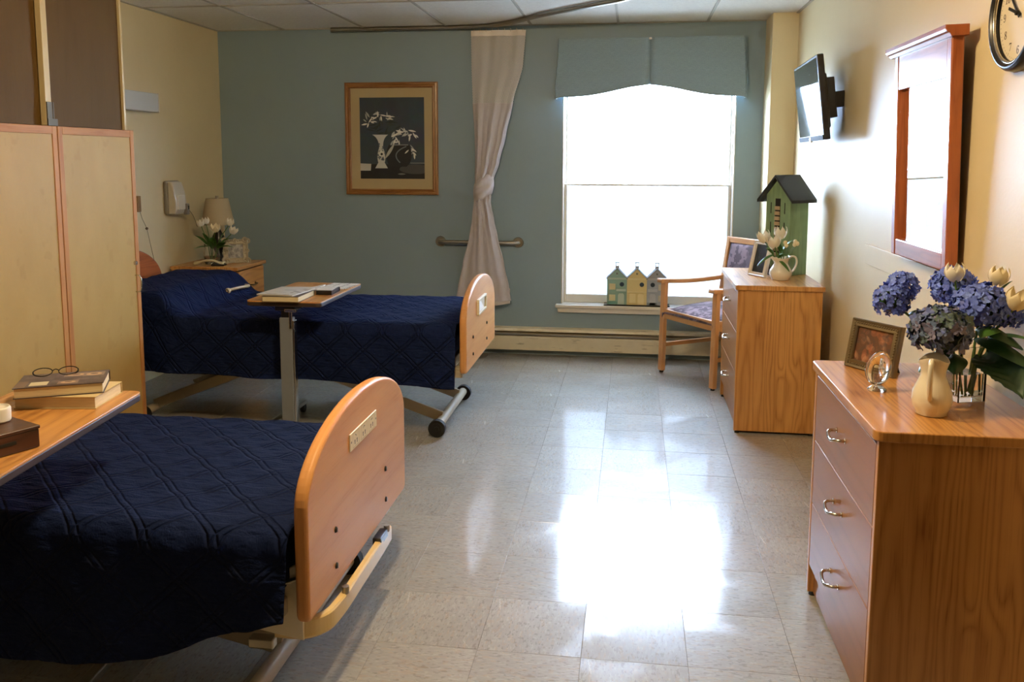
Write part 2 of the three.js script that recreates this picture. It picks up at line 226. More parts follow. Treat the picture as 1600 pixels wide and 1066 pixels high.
M.bumper = phy({ color: 0xd9bd84, roughness: 0.4, clearcoat: 0.4, clearcoatRoughness: 0.25 });
M.creamPlastic = phy({ color: 0xe6dcc0, roughness: 0.4, clearcoat: 0.3, clearcoatRoughness: 0.2 });
function archBoard(W, y0, yShoulder, yTop, thick) {           // faces +x, its outer face at x = 0
  const s = new THREE.Shape(), h = W / 2, c = 0.03; s.moveTo(-h + c, y0); s.lineTo(h - c, y0); s.quadraticCurveTo(h, y0, h, y0 + c); s.lineTo(h, yShoulder);
  for (let k = 1; k <= 40; k++) { const a = (k / 40) * Math.PI; s.lineTo(h * Math.cos(a), yShoulder + (yTop - yShoulder) * Math.pow(Math.sin(a), 0.92)); }
  s.lineTo(-h, y0 + c); s.quadraticCurveTo(-h, y0, -h + c, y0);
  const g = new THREE.ExtrudeGeometry(s, { depth: thick - 0.024, bevelEnabled: true, bevelThickness: 0.012, bevelSize: 0.012, bevelOffset: -0.012, bevelSegments: 4, curveSegments: 12 }); g.translate(0, 0, 0.012); g.rotateY(-Math.PI / 2); return metreUV(g, 'z');
}
function makeBed(label, fx, zc, p) {
  const b = thing('hospital_bed', label, 'bed', [fx, 0, zc]);
  part('footboard', [archBoard(p.W, p.fb0, p.fb1 - 0.2, p.fb1, 0.036)], M.beech, b);
  const hx = -2.95 - fx; part('headboard', [archBoard(0.93, 0.3, 0.66, 0.91, 0.04).translate(hx, 0, 0)], M.cherry, b);
  for (const [z, y] of p.bolts) { const o = part('bolt', [cyl(0.009, 0.007, 0.005, 0.002, y, z, 14, 'x')], M.dark, b); part('slot', [span(0.004, 0.006, y - 0.006, y + 0.006, z - 0.0015, z + 0.0015, 0)], M.steel, o); }
  const ft = p.top - 0.2, x1 = hx + 0.03;
  part('mattress', [span(x1, -0.07, p.top - 0.17, p.top - 0.02, -0.435, 0.435, 0.04)], M.mattress, b);
  part('deck', [span(x1, -0.08, ft - 0.03, ft + 0.02, -0.42, 0.42, 0.006)], M.beigeMetal, b);
  for (const s of [-1, 1]) part('side_rail', [span(x1, -0.1, ft - 0.085, ft - 0.03, s * 0.36 - 0.02, s * 0.36 + 0.02, 0.004)], M.beigeMetal, b);
  for (const s of [-1, 1]) part('foot_bracket', [span(-0.09, -0.036, p.fb0 - 0.02, ft - 0.02, s * 0.36 - 0.02, s * 0.36 + 0.02, 0.004), span(-0.2, -0.036, ft - 0.075, ft - 0.04, s * 0.36 - 0.022, s * 0.36 + 0.022, 0.004)], M.beigeMetal, b);
  for (const x of [-0.175, hx + 0.32]) {
    part('base_tube', [rod(V(x, 0.055, -0.33), V(x, 0.055, p.tube ?? 0.33), 0.024, 18)], M.beigeMetal, b);
    for (const z of [-0.35, (p.tube ?? 0.33) + 0.02]) { const w = part('caster', [cyl(0.045, 0.045, 0.034, x, 0.046, z, 28, 'z'), cyl(0.03, 0.03, 0.04, x, 0.046, z, 20, 'z')], M.rubber, b); part('hub', [cyl(0.014, 0.014, 0.044, x, 0.046, z, 14, 'z')], M.black, w); }
  }
  for (const s of [-1, 1]) { part('scissor_arm', [bar(V(-0.18, 0.07, s * 0.22), V(-1.0, ft - 0.05, s * 0.24), 0.016, 0.055)], M.beigeMetal, b); part('scissor_arm', [bar(V(hx + 0.32, 0.07, s * 0.22), V(hx + 1.02, ft - 0.05, s * 0.24), 0.016, 0.055)], M.beigeMetal, b); }
  part('cross_tube', [rod(V(-1.0, ft - 0.05, -0.36), V(-1.0, ft - 0.05, 0.36), 0.018), rod(V(hx + 1.02, ft - 0.05, -0.36), V(hx + 1.02, ft - 0.05, 0.36), 0.018)], M.beigeMetal, b);
  part('motor', [span(-1.32, -1.05, ft - 0.12, ft - 0.04, -0.05, 0.05, 0.01)], M.black, b);
  return b;
}
// a quilt draped over a bed: near and far hems hang, the head end rises over a pillow
function makeQuilt(label, fx, zc, p) {
  const x0 = fx - 0.052, x1 = -2.9, hw = 0.462, R = 0.05, L = x0 - x1;
  const lineDip = (a) => { const s = 0.2, d = Math.abs(((a / s) % 1 + 1) % 1 - 0.5) * s, k = (q) => Math.exp(-((q / 0.0045) ** 2)); return k(d - 0.011) + k(d + 0.011); };
  const f = (u, v) => {
    const x = mix(x0, x1, u), d = -(x - x0), nearHem = p.nearHem(x), farHem = p.farHem ?? 0.28;
    const bulge = p.pillow * smooth(x1 + 0.62, x1 + 0.42, x) * smooth(x1 - 0.05, x1 + 0.1, x);
    const top = p.top + bulge, Ln = top - R - nearHem, W = 2 * hw - 2 * R, A = R * Math.PI / 2, Lf = top - R - farHem, T = Ln + A + W + A + Lf;
    // spend the rows evenly on three stretches so that they line up along the bed
    let y, z, ny = 0, nz = 0, side = 0, hang = 0;
    if (v < 0.28) { const t = v / 0.28; y = mix(nearHem, top - R, t); z = hw; nz = 1; side = 1; hang = 1 - t; }
    else if (v < 0.32) { const a = (v - 0.28) / 0.04 * Math.PI / 2; y = top - R + R * Math.sin(a); z = hw - R + R * Math.cos(a); ny = Math.sin(a); nz = Math.cos(a); side = 1 - (v - 0.28) / 0.04; }
    else if (v < 0.68) { const t = (v - 0.32) / 0.36; y = top; z = mix(hw - R, -hw + R, t); ny = 1; }
    else if (v < 0.72) { const a = (v - 0.68) / 0.04 * Math.PI / 2; y = top - R + R * Math.cos(a); z = -hw + R - R * Math.sin(a); ny = Math.cos(a); nz = -Math.sin(a); side = (v - 0.68) / 0.04; }
    else { const t = (v - 0.72) / 0.28; y = mix(top - R, farHem, t); z = -hw; nz = -1; side = 1; hang = t; }
    const path = v < 0.5 ? hw - z + (top - y) * side : -(hw + z) - (top - y) * side;
    const q = side > 0 && v < 0.5 ? -(top - y) : z + 0.0;
    const c = v < 0.5 ? (side ? hw + (top - y) : z) : (side ? -hw - (top - y) : z);
    let h = 0.006 * Math.min(Math.abs(Math.sin(Math.PI * (d + c) / 0.19)), Math.abs(Math.sin(Math.PI * (d - c) / 0.19)));
    h += 0.007 * (fbm(d * 6, c * 26, p.seed, 3) - 0.5) + 0.012 * (fbm(d * 2.2, c * 3, p.seed + 7, 2) - 0.5) * (1 - side);
    h += hang * (0.016 * Math.sin(d * 13 + 2.2 * fbm(d * 2, 0.3, p.seed + 3, 2)) + 0.024 * (fbm(d * 4, c * 2, p.seed + 11, 3) - 0.3)) + (hang > 0 ? 0.01 * hang : 0);
    const o = V(x, y + ny * h, z + nz * h);
    if (side && v < 0.5 && p.kink) o.y += p.kink(x, hang);
    o.z += zc; return o;
  };
  return solo('quilt', label, 'quilt', [sheet(220, 150, f, 0.006, (u, v) => { const x = mix(x0, x1, u), dn = p.top - p.nearHem(x), df = p.top - (p.farHem ?? 0.28), t = 2 * hw; return [u * L, v < 0.3 ? hw + dn * (1 - v / 0.3) : v < 0.7 ? mix(hw, -hw, (v - 0.3) / 0.4) : -hw - df * (v - 0.7) / 0.3]; })], M.quilt);
}
const bed1 = makeBed('near hospital bed whose wooden footboard carries a cream outlet strip', -0.78, -2.39, { W: 0.92, fb0: 0.275, fb1: 0.762, tube: 0.52, top: 0.5, bolts: [[0.259, 0.439], [0.259, 0.337], [-0.212, 0.437], [-0.212, 0.334]] });
{
  const strip = canvasTex(512, 104, (g, w, h) => {
    g.fillStyle = '#e2cfa2'; g.fillRect(0, 0, w, h); g.fillStyle = '#2a221a'; g.strokeStyle = '#4b3c2a'; g.lineWidth = 3;
    for (const x of [16, w - 16]) { g.beginPath(); g.arc(x, h / 2, 7, 0, 7); g.fill(); }
    for (let k = 0; k < 3; k++) { const cx = 100 + k * 155; g.strokeStyle = '#b49c6c'; g.strokeRect(cx - 58, 8, 116, 88); g.fillStyle = '#2a221a'; g.fillRect(cx - 26, 62, 10, 20); g.fillRect(cx + 14, 62, 10, 20); g.beginPath(); g.moveTo(cx - 32, 62); g.lineTo(cx - 10, 62); g.lineTo(cx - 21, 52); g.fill(); g.beginPath(); g.moveTo(cx + 8, 62); g.lineTo(cx + 30, 62); g.lineTo(cx + 19, 52); g.fill(); }
    g.strokeStyle = '#2a221a'; g.lineWidth = 4; g.beginPath(); g.moveTo(86, 22); g.lineTo(108, 36); g.moveTo(240, 34); g.quadraticCurveTo(256, 16, 272, 30); g.moveTo(394, 30); g.lineTo(428, 26); g.stroke();
  });
  const st = part('outlet_strip', [span(0, 0.004, 0.612, 0.663, -0.115, 0.135, 0.0015)], M.creamPlastic, bed1); st.userData.label = 'cream strip with three outlets';
  const pl = new THREE.PlaneGeometry(0.248, 0.049); pl.rotateY(Math.PI / 2); pl.translate(0.0045, 0.6375, 0.01); part('outlet_face', pl, std({ map: strip, roughness: 0.5 }), st);
  // tan bumper rail under the footboard
  const prof = [[-0.009, -0.026], [0.008, -0.026], [0.01, -0.02], [0.01, 0.021], [0.006, 0.026], [-0.009, 0.026]];
  const path = new THREE.CatmullRomCurve3([V(0.012, 0, -0.2), V(0.014, 0, -0.1), V(0.014, 0, 0.1), V(0.012, 0, 0.27), V(0.0, 0, 0.345), V(-0.04, 0, 0.385), V(-0.12, 0, 0.39)], false, 'centripetal');
  const pos = [], idx = [], n = 60, m = prof.length; for (let i = 0; i <= n; i++) { const c = path.getPointAt(i / n), t = path.getTangentAt(i / n), o = V(t.z, 0, -t.x).normalize(); for (const [a, bq] of prof) pos.push(c.x + o.x * a, c.y + bq, c.z + o.z * a); }
  for (let i = 0; i < n; i++) for (let k = 0; k < m; k++) { const a = i * m + k, c = i * m + (k + 1) % m; idx.push(a, c, c + m, a, c + m, a + m); }
  for (let k = 1; k < m - 1; k++) { idx.push(0, k, k + 1); idx.push(n * m, n * m + k + 1, n * m + k); }
  const g = new THREE.BufferGeometry(); g.setAttribute('position', new THREE.Float32BufferAttribute(pos, 3)); g.setIndex(idx); const gg = g.toNonIndexed(); gg.computeVertexNormals(); gg.translate(0, 0.226, 0);
  part('bumper_rail', [gg], M.bumper, bed1).userData.label = 'tan plastic bumper rail';
  for (const z of [0.24, -0.16]) part('bumper_screw', [cyl(0.01, 0.01, 0.02, 0.018, 0.26, z, 12)], M.steel, bed1);
  part('latch_block', [span(-0.004, 0.024, 0.235, 0.262, -0.155, -0.075, 0.004)], M.black, bed1);
  part('end_plate', [extrude([[-0.04, 0.2], [-0.16, 0.22], [-0.15, 0.36], [-0.04, 0.41]], 0.012, 0.002).translate(0, 0, 0.39)], M.creamPlastic, bed1);
  part('rail_lever', [rod(V(-0.05, 0.37, 0.405), V(-0.15, 0.33, 0.405), 0.006)], M.steel, bed1); part('wheel_lock', [span(-0.19, -0.12, 0.17, 0.2, 0.38, 0.41, 0.006)], M.steel, bed1);
}
makeQuilt('dark navy diamond-quilted bedspread on the near bed', -0.78, -2.39, { top: 0.505, pillow: 0.16, seed: 141, farHem: 0.26, nearHem: (x) => lerpTable([[-2.9, 0.13], [-1.56, 0.125], [-1.2, 0.165], [-0.95, 0.26], [-0.83, 0.3]], x)[0] });
const bed2 = makeBed('hospital bed along the blue wall with a white card holder on its footboard', -0.81, -4.58, { W: 0.9, fb0: 0.36, fb1: 0.806, top: 0.6, bolts: [[0.27, 0.518], [0.27, 0.428], [-0.15, 0.514], [-0.15, 0.424]] });
{
  const c = part('card_holder', [span(0, 0.003, 0.61, 0.695, -0.08, 0.16, 0.001)], M.creamPlastic, bed2); c.userData.label = 'cream recessed card holder';
  part('rim', [span(0, 0.014, 0.61, 0.622, -0.08, 0.16, 0.002), span(0, 0.014, 0.622, 0.683, -0.08, -0.068, 0.002), span(0, 0.014, 0.622, 0.683, 0.148, 0.16, 0.002), span(0, 0.014, 0.683, 0.695, -0.08, 0.16, 0.002)], M.creamPlastic, c);
  part('card', [extrude([[-0.03, 0.622], [0.148, 0.622], [0.148, 0.684], [0.09, 0.682]], 0.002, 0).rotateY(-Math.PI / 2).translate(0.009, 0, 0)], std({ color: 0xf3efe2, roughness: 0.7 }), c);
}
makeQuilt('navy quilted bedspread on the bed along the blue wall', -0.81, -4.58, { top: 0.605, pillow: 0.13, seed: 171, farHem: 0.32, nearHem: (x) => lerpTable([[-2.9, 0.33], [-1.6, 0.31], [-1.0, 0.3], [-0.86, 0.295]], x)[0] });

// ------------------------------------------------------------------ wardrobe
{
  const w = thing('wardrobe', 'tall cream wardrobe with oak-edged doors between the two beds', 'wardrobe', [-2.45, 0, -2.9]);
  const lam = phy({ map: tex(256, 512, 0.6, 1.2, (u, v) => { const n = (fbm(u * 6, v * 6, 191, 4, 6, 6) - 0.5) * 12, s = smooth(0.7, 0.8, fbm(u * 12, v * 20, 193, 3, 12, 20)) * 5; return [186 + n - s, 153 + n - s, 90 + n - s]; }), roughness: 0.5, specularIntensity: 0.4 });
  const D = -0.64, Z = -1.083, H = 1.572, trim = phy({ map: oakTex(67, [196, 142, 86], [160, 102, 54], 0.3, 0.8, 4, 0.9), roughness: 0.5, specularIntensity: 0.4 });
  part('carcass', [span(D, -0.022, 0.0, 0.06, Z + 0.01, 0, 0.002), span(D, -0.022, 0.06, H - 0.005, Z, Z + 0.02, 0.002), span(D, -0.022, 0.06, H - 0.005, -0.02, 0, 0.002), span(D, D + 0.015, 0.06, H, Z, 0, 0.001), span(D, -0.022, H - 0.025, H - 0.004, Z, 0, 0.001)], lam, w);
  for (const [z0, z1, hinge] of [[-0.508, -0.003, 0], [-1.08, -0.514, 1]]) {
    const d = part('door', [span(-0.02, -0.004, 0.065, H, z0 + 0.004, z1 - 0.004, 0.001)], lam, w);
    part('door_trim', [span(-0.02, 0, 0.065, H, z0, z0 + 0.03, 0.002), span(-0.02, 0, 0.065, H, z1 - 0.03, z1, 0.002), span(-0.02, 0, H - 0.034, H, z0 + 0.03, z1 - 0.03, 0.002, 'z'), span(-0.02, 0, 0.065, 0.095, z0 + 0.03, z1 - 0.03, 0.002, 'z')], trim, d);
    if (hinge) { part('handle', [tube([V(0, 0.774, z0 + 0.045), V(0.022, 0.776, z0 + 0.045), V(0.03, 0.79, z0 + 0.045), V(0.03, 0.84, z0 + 0.045), V(0.022, 0.856, z0 + 0.045), V(0, 0.857, z0 + 0.045)], 0.0035, 30, 8)], M.chrome, d); part('lock', [cyl(0.011, 0.01, 0.01, 0.003, 0.918, z0 + 0.04, 18, 'x')], M.chrome, d); }
  }
  const brown = phy({ specularIntensity: 0.25, map: oakTex(71, [98, 74, 34], [86, 62, 26], 0.6, 1.2, 3, 0.7), roughness: 0.6 });
  const pale = phy({ color: 0xd8c596, roughness: 0.5 });
  const uc = part('upper_cabinet', [span(D, D + 0.012, H + 0.002, CH - 0.001, Z + 0.03, 0, 0.001)], pale, w); uc.userData.label = 'dark brown panels with pale edges up to the ceiling';
  for (const [z0, z1] of [[Z + 0.03, Z + 0.045], [-0.016, 0]]) part('upper_side', [span(D + 0.012, -0.018, H + 0.002, CH - 0.001, z0, z1, 0.001)], pale, uc);
  part('center_stile', [span(-0.029, -0.002, H + 0.002, CH - 0.001, -0.486, -0.45, 0.002)], pale, uc);
  for (const [z0, z1] of [[Z + 0.046, -0.487], [-0.449, -0.017]]) part('upper_panel', [span(-0.04, -0.03, H + 0.003, CH - 0.001, z0, z1, 0)], brown, uc);
  part('catch_bracket', [span(-0.002, 0.004, H + 0.02, H + 0.1, -0.48, -0.45, 0.001), span(-0.002, 0.006, H + 0.001, H + 0.03, -0.51, -0.45, 0.001), span(0.003, 0.007, H + 0.03, H + 0.1, -0.489, -0.483, 0.001)], std({ color: 0x6f6a5c, metalness: 0.4, roughness: 0.6 }), uc);
}

// ------------------------------------------------------------------ dressers
function makeDresser(label, x, z) {
  const d = thing('dresser', label, 'dresser', [x, 0, z], 0, 'oak dressers along the mirror wall'), W = 0.75, D = 0.445, H = 0.79;
  for (const [z0, ov] of [[-0.031, 0.1], [-W + 0.012, 0.4]]) part('side_panel', [span(0.012, D - 0.008, 0.012, H - 0.026, z0, z0 + 0.019, 0.002, 'y', 0.13, ov)], M.oak, d);
  part('back_panel', [span(D - 0.02, D - 0.01, 0.05, H - 0.026, -W + 0.03, -0.03, 0)], M.oak, d);
  part('kick_plate', [span(0.03, 0.045, 0.012, 0.12, -W + 0.032, -0.032, 0.001, 'z')], M.drawer, d);
  const s = new THREE.Shape(), r = 0.028; s.moveTo(r, 0); s.lineTo(D, 0); s.lineTo(D, W); s.lineTo(r, W); s.quadraticCurveTo(0, W, 0, W - r); s.lineTo(0, r); s.quadraticCurveTo(0, 0, r, 0);
  const tg = extrude(s, 0.026, 0.003); tg.rotateX(-Math.PI / 2); tg.translate(0, H - 0.026, 0); part('top', [metreUV(tg, 'z', 0.21)], M.oakTop, d);
  part('inner_frame', [span(0.03, D - 0.02, 0.1, H - 0.03, -W + 0.032, -0.032, 0)], M.darkEdge, d);
  for (let k = 0; k < 3; k++) {
    const y1 = 0.748 - k * 0.214, y0 = y1 - 0.21, dr = part('drawer', [span(0.013, 0.032, y0, y1, -W + 0.035, -0.037, 0.002, 'z', 0.1 + k * 0.2)], M.drawer, d), c = -W / 2, y = (y0 + y1) / 2 + 0.012;
    part('handle', [tube([V(0.013, y + 0.004, c - 0.05), V(-0.004, y + 0.004, c - 0.05), V(-0.014, y + 0.002, c - 0.04), V(-0.018, y - 0.006, c - 0.015), V(-0.018, y - 0.006, c + 0.015), V(-0.014, y + 0.002, c + 0.04), V(-0.004, y + 0.004, c + 0.05), V(0.013, y + 0.004, c + 0.05)], 0.0048, 40, 8), cyl(0.008, 0.008, 0.004, 0.012, y + 0.004, c - 0.05, 12, 'x'), cyl(0.008, 0.008, 0.004, 0.012, y + 0.004, c + 0.05, 12, 'x')], M.chrome, dr);
  }
  for (const gx of [0.03, D - 0.04]) for (const gz of [-W + 0.022, -0.022]) part('glide', [cyl(0.012, 0.01, 0.013, gx, 0.0065, gz, 14)], M.rubber, d);
  return d;
}
makeDresser('oak three-drawer dresser carrying the vase of blue hydrangeas', 0.585, -2.09);
makeDresser('oak three-drawer dresser carrying the green wooden house, beside the armchair', 0.537, -4.51);
// nightstand by the far bed
{
  const n = thing('nightstand', 'oak nightstand in the corner with lamp and tulips', 'nightstand', [-2.6, 0, -5.35]), W = 0.45, D = -0.47, H = 0.715;
  for (const z of [-0.024, -W + 0.006]) part('side_panel', [span(D, -0.02, 0.0, H - 0.024, z, z + 0.018, 0.002)], M.oak, n);
  part('top', [span(D - 0.008, 0.006, H - 0.024, H, -W, 0, 0.005, 'z')], M.oakTop, n);
  part('back_panel', [span(D, D + 0.01, 0.03, H - 0.024, -W + 0.024, -0.024, 0)], M.oak, n);
  part('inner_frame', [span(D + 0.02, -0.022, 0.05, H - 0.05, -W + 0.026, -0.026, 0)], M.darkEdge, n);
  for (const [y0, y1] of [[0.47, 0.682], [0.265, 0.462], [0.06, 0.257]]) { const d = part('drawer', [span(-0.022, -0.002, y0, y1, -W + 0.03, -0.03, 0.003, 'z')], M.oak, n), y = (y0 + y1) / 2; part('handle', [tube([V(0, y, -0.275), V(0.018, y, -0.27), V(0.022, y - 0.004, -0.225), V(0.018, y, -0.18), V(0, y, -0.175)], 0.0048, 24, 8), cyl(0.01, 0.01, 0.003, 0, y, -0.275, 12, 'x'), cyl(0.01, 0.01, 0.003, 0, y, -0.175, 12, 'x')], std({ color: 0x6a5434, metalness: 1, roughness: 0.4 }), d); }
}
// ------------------------------------------------------------------ overbed tables
function makeTable(label, x, z, turn, len, lever, H = 0.75) {            // origin on the floor under the post; the top reaches to -z
  const t = thing('overbed_table', label, 'table', [x, 0, z], turn, 'overbed tables'), w = 0.19;
  const s = new THREE.Shape(), r = 0.03, a = -w, b = w, c = -0.05, d = len - 0.05; s.moveTo(a + r, c); s.lineTo(b - r, c); s.quadraticCurveTo(b, c, b, c + r); s.lineTo(b, d - r); s.quadraticCurveTo(b, d, b - r, d); s.lineTo(a + r, d); s.quadraticCurveTo(a, d, a, d - r); s.lineTo(a, c + r); s.quadraticCurveTo(a, c, a + r, c);
  const tg = extrude(s, 0.006, 0.001); tg.rotateX(-Math.PI / 2); tg.translate(0, H - 0.006, 0); const eg = extrude(s, 0.02, 0.003); eg.rotateX(-Math.PI / 2); eg.translate(0, H - 0.0255, 0);
  part('table_top', [metreUV(tg, 'z')], M.oakTop, t); part('edge_band', [eg], M.darkEdge, t);
  part('post', [span(-0.032, 0.032, 0.06, H - 0.085, -0.022, 0.022, 0.004)], M.post, t); part('inner_post', [span(-0.024, 0.024, H - 0.12, H - 0.03, -0.017, 0.017, 0.003)], M.black, t);
  part('post_trim', [span(0.033, 0.041, 0.06, H - 0.1, -0.018, 0.018, 0.002)], M.chrome, t);
  part('top_bracket', [span(-0.05, 0.05, H - 0.05, H - 0.026, -0.3, 0.03, 0.004)], M.black, t);
  part('release_lever', [span(0.02, 0.036, H - 0.14, H - 0.045, 0.02, 0.03, 0.003), span(0.0, 0.06, H - 0.055, H - 0.04, 0.015, 0.035, 0.003)], M.chrome, t);
  part('base', [span(-0.19, 0.19, 0.045, 0.075, -0.03, 0.03, 0.006), span(-0.19, -0.155, 0.045, 0.07, -0.62, 0.03, 0.006), span(0.155, 0.19, 0.045, 0.07, -0.62, 0.03, 0.006)], M.steel, t);
  for (const cx of [-0.172, 0.172]) for (const cz of [-0.6, 0.01]) part('caster', [cyl(0.024, 0.024, 0.02, cx, 0.024, cz, 18, 'x'), cyl(0.007, 0.007, 0.025, cx, 0.04, cz, 8)], M.rubber, t);
  return t;
}
makeTable('overbed table over the far bed, magazines on top', -1.668, -3.95, 0, 0.645, true);
makeTable('overbed table across the near bed, books and wooden box on top', -1.535, -1.56, 0.115, 0.78, true);
// ------------------------------------------------------------------ things on the window wall
{
  const v = thing('valance', 'grey green fabric valance box over the window', 'valance', [0.1, 0, ZB]);
  M.valance = phy({ map: tex(256, 256, 0.12, 0.12, (u, v2) => { const n = (vnoise(u * 64, v2 * 64, 201, 64, 64) - 0.5) * 16 + (vnoise(u * 4, v2 * 60, 203, 4, 60) - 0.5) * 8; return [140 + n, 160 + n, 168 + n]; }), roughness: 0.9, sheen: 0.2, sheenColor: lin(0.3, 0.35, 0.36) });
  const dep = 0.11, y1 = 2.272, hem = (x) => 1.868 + 0.082 * Math.pow(clamp(1 - Math.abs(x) / 0.62), 1.0) * smooth(0.64, 0.1, Math.abs(x)) + 0.012 * smooth(0.6, 0.66, Math.abs(x)) * -1;
  for (const s of [-1, 1]) {
    part('front_panel', [sheet(60, 24, (u, t) => { const k = s > 0 ? u : 1 - u, yy = mix(hem(s * k * 0.655), y1, t), x = s * mix(0.003, mix(0.655, 0.632, t), k); return V(x, yy, dep + 0.012 * (1 - t) * smooth(0.55, 1, k) - 0.012 * smooth(0.04, 0, k) - 0.006 * Math.sin(t * 3.1) + 0.003 * Math.sin(k * 9) * (1 - t)); }, 0.006, (u, t) => [u * 0.65, t * 0.4])], M.valance, v);
    part('side_panel', [sheet(6, 20, (u, t) => { const k = s > 0 ? u : 1 - u; return V(s * mix(0.655, 0.632, t), mix(1.862, y1, t), mix(dep + 0.012 * (1 - t), 0.004, k)); }, 0.006, (u, t) => [u * 0.11, t * 0.4])], M.valance, v);
  }
  part('pleat', [sheet(4, 16, (u, t) => V(mix(-0.02, 0.02, u), mix(hem(0) + 0.004, y1, t), dep - 0.022), 0.004, (u, t) => [u * 0.04, t * 0.4])], M.valance, v);
  part('top_board', [span(-0.63, 0.63, y1 - 0.015, y1 - 0.002, 0.001, dep - 0.01, 0.001)], M.white, v);
}
{
  const t = solo('curtain_track', 'grey metal curtain track bending across the ceiling', 'track', [new THREE.TubeGeometry(new THREE.CatmullRomCurve3([V(-2.2, 2.368, -6.15), V(-1.7, 2.368, -6.15), V(-1.25, 2.368, -6.145), V(-1.08, 2.368, -6.12), V(-0.9, 2.368, -6.02), V(-0.6, 2.368, -5.68), V(-0.25, 2.368, -5.36), V(-0.07, 2.368, -5.2), V(0.0, 2.368, -5.02), V(0.005, 2.368, -4.6), V(0.005, 2.368, -3.2)], false, 'centripetal'), 160, 0.0165, 4, false)], M.steel);
  const c = thing('privacy_curtain', 'pale mauve privacy curtain tied in a knot beside the window', 'curtain', [-0.95, 0, -6.1]);
  const at = (px) => (px - 790) / 1340 * 6.13 * 1.0;       // outline measured across the hanging cloth, in metres from its middle
  const rows = [[2.335, 745.5, 831, 0.03], [2.1, 746, 827, 0.035], [1.83, 748, 811, 0.04], [1.6, 751, 800, 0.05], [1.42, 752, 790, 0.06], [1.28, 752, 780, 0.065], [1.22, 752, 778, 0.06], [1.13, 750, 777, 0.062], [1.0, 747, 782, 0.06], [0.88, 742, 788, 0.05], [0.68, 731, 798, 0.045], [0.5, 723, 806, 0.04], [0.4, 719, 809, 0.04]].map(([y, a, b, d]) => [-y, at(a), at(b), d]);
  const shape = (u, y, n, ph) => { const [a, b, d] = lerpTable(rows, -y), w = b - a, sq = clamp(1 - w / 0.4), k = u; const x = mix(a, b, k) + 0.006 * Math.sin(k * 40 + y * 3) * sq; const round = Math.sqrt(clamp(1 - (2 * k - 1) ** 2)); const fold = Math.sin(k * Math.PI * 2 * n + ph + 1.6 * Math.sin(y * 2.4)) * 0.35 + Math.sin(k * Math.PI * 2 * n * 1.9 + y * 5 * sq) * 0.18; return V(x, y, d * (0.9 * round * (0.35 + sq) + 0.5 * fold)); };
  M.curtain = phy({ map: tex(128, 256, 0.3, 0.6, (u, v) => { const n = (fbm(u * 24, v * 24, 211, 3, 24, 24) - 0.5) * 12; return [200 + n, 193 + n, 196 + n]; }), roughness: 0.85, sheen: 0.2, sheenColor: lin(0.5, 0.45, 0.45) });
  M.mesh = phy({ color: 0xe4dcd6, roughness: 0.8, side: THREE.DoubleSide, transparent: true, alphaMap: tex(64, 64, 0.018, 0.018, (u, v) => { const q = (a, b) => Math.hypot(u - a, v - b); return Math.min(q(0.25, 0.25), q(0.75, 0.75)) < 0.24 ? 0 : 255; }, false) });
  part('cloth', [sheet(110, 160, (u, t) => { const y = mix(0.415 + 0.05 * (1 - u) * 0.2 - 0.03 * Math.sin(u * 3) * (u < 0.7 ? 1 : 0.4), 1.832, t); const p = shape(u, y, 2.6, 0.4); p.z += 0.008 * (fbm(u * 6, y * 16, 215, 3) - 0.5) * smooth(0.7, 1.2, y) * smooth(1.6, 1.2, y) * 4; return p; }, 0.004, (u, t) => [u * 0.6, t * 1.4])], M.curtain, c);
  part('knot_fold', [sheet(60, 30, (u, t) => { const a = u * Math.PI * 2, r = 0.004 * Math.sin(u * 25); const [x0, x1] = lerpTable(rows, -1.24); const bul = Math.sin(t * Math.PI); return V((x0 + x1) / 2 + Math.cos(a) * ((x1 - x0) / 2 - 0.004 + 0.016 * bul + r), 1.23 + (t - 0.5) * 0.15 + 0.03 * Math.cos(a) + 0.008 * Math.sin(a * 3 + t * 4), Math.sin(a) * (0.052 + 0.022 * bul + r + 0.007 * Math.sin(t * 14 + a * 2)) + 0.012); }, 0.004, (u, t) => [u * 0.4, t * 0.1])], M.curtain, c);
  part('lining_flap', [sheet(12, 10, (u, t) => V(mix(-0.06, 0.075, u), mix(0.37 + 0.02 * u, 0.5, t), -0.01 + 0.01 * Math.sin(u * 5)), 0.003)], std({ color: 0xded6d2, roughness: 0.9 }), c);
  part('mesh_top', [sheet(110, 40, (u, t) => shape(u, mix(1.828, 2.3, t), 2.6, 0.4), 0, (u, t) => [u * 0.7, t * 0.48])], M.mesh, c);
  part('heading_tape', [sheet(110, 4, (u, t) => { const p = shape(u, mix(2.296, 2.335, t), 2.6, 0.4); p.z += 0.002; return p; }, 0.003)], std({ color: 0xece4dc, roughness: 0.9 }), c);
  for (let k = 0; k < 9; k++) { const p = shape((k + 0.5) / 9, 2.33, 2.6, 0.4); part('curtain_hook', [rod(V(p.x, 2.325, p.z), V(p.x, 2.34, p.z * 0.7), 0.0028, 6), cyl(0.007, 0.007, 0.006, p.x, 2.341, p.z * 0.7, 10, 'x')], M.steel, c); }
  const g = thing('grab_bar', 'stainless steel grab bar behind the knotted curtain', 'grab bar', [-1.115, 0.83, ZB]);
  part('bar', [tube([V(-0.29, 0, 0.002), V(-0.29, 0, 0.03), V(-0.275, 0, 0.045), V(-0.25, 0, 0.05), V(0, 0, 0.05), V(0.25, 0, 0.05), V(0.275, 0, 0.045), V(0.29, 0, 0.03), V(0.29, 0, 0.002)], 0.016, 80, 14)], M.steel, g);
  for (const x of [-0.29, 0.29]) part('flange', [cyl(0.04, 0.034, 0.012, x, 0, 0.0065, 28, 'z')], M.steel, g);
}
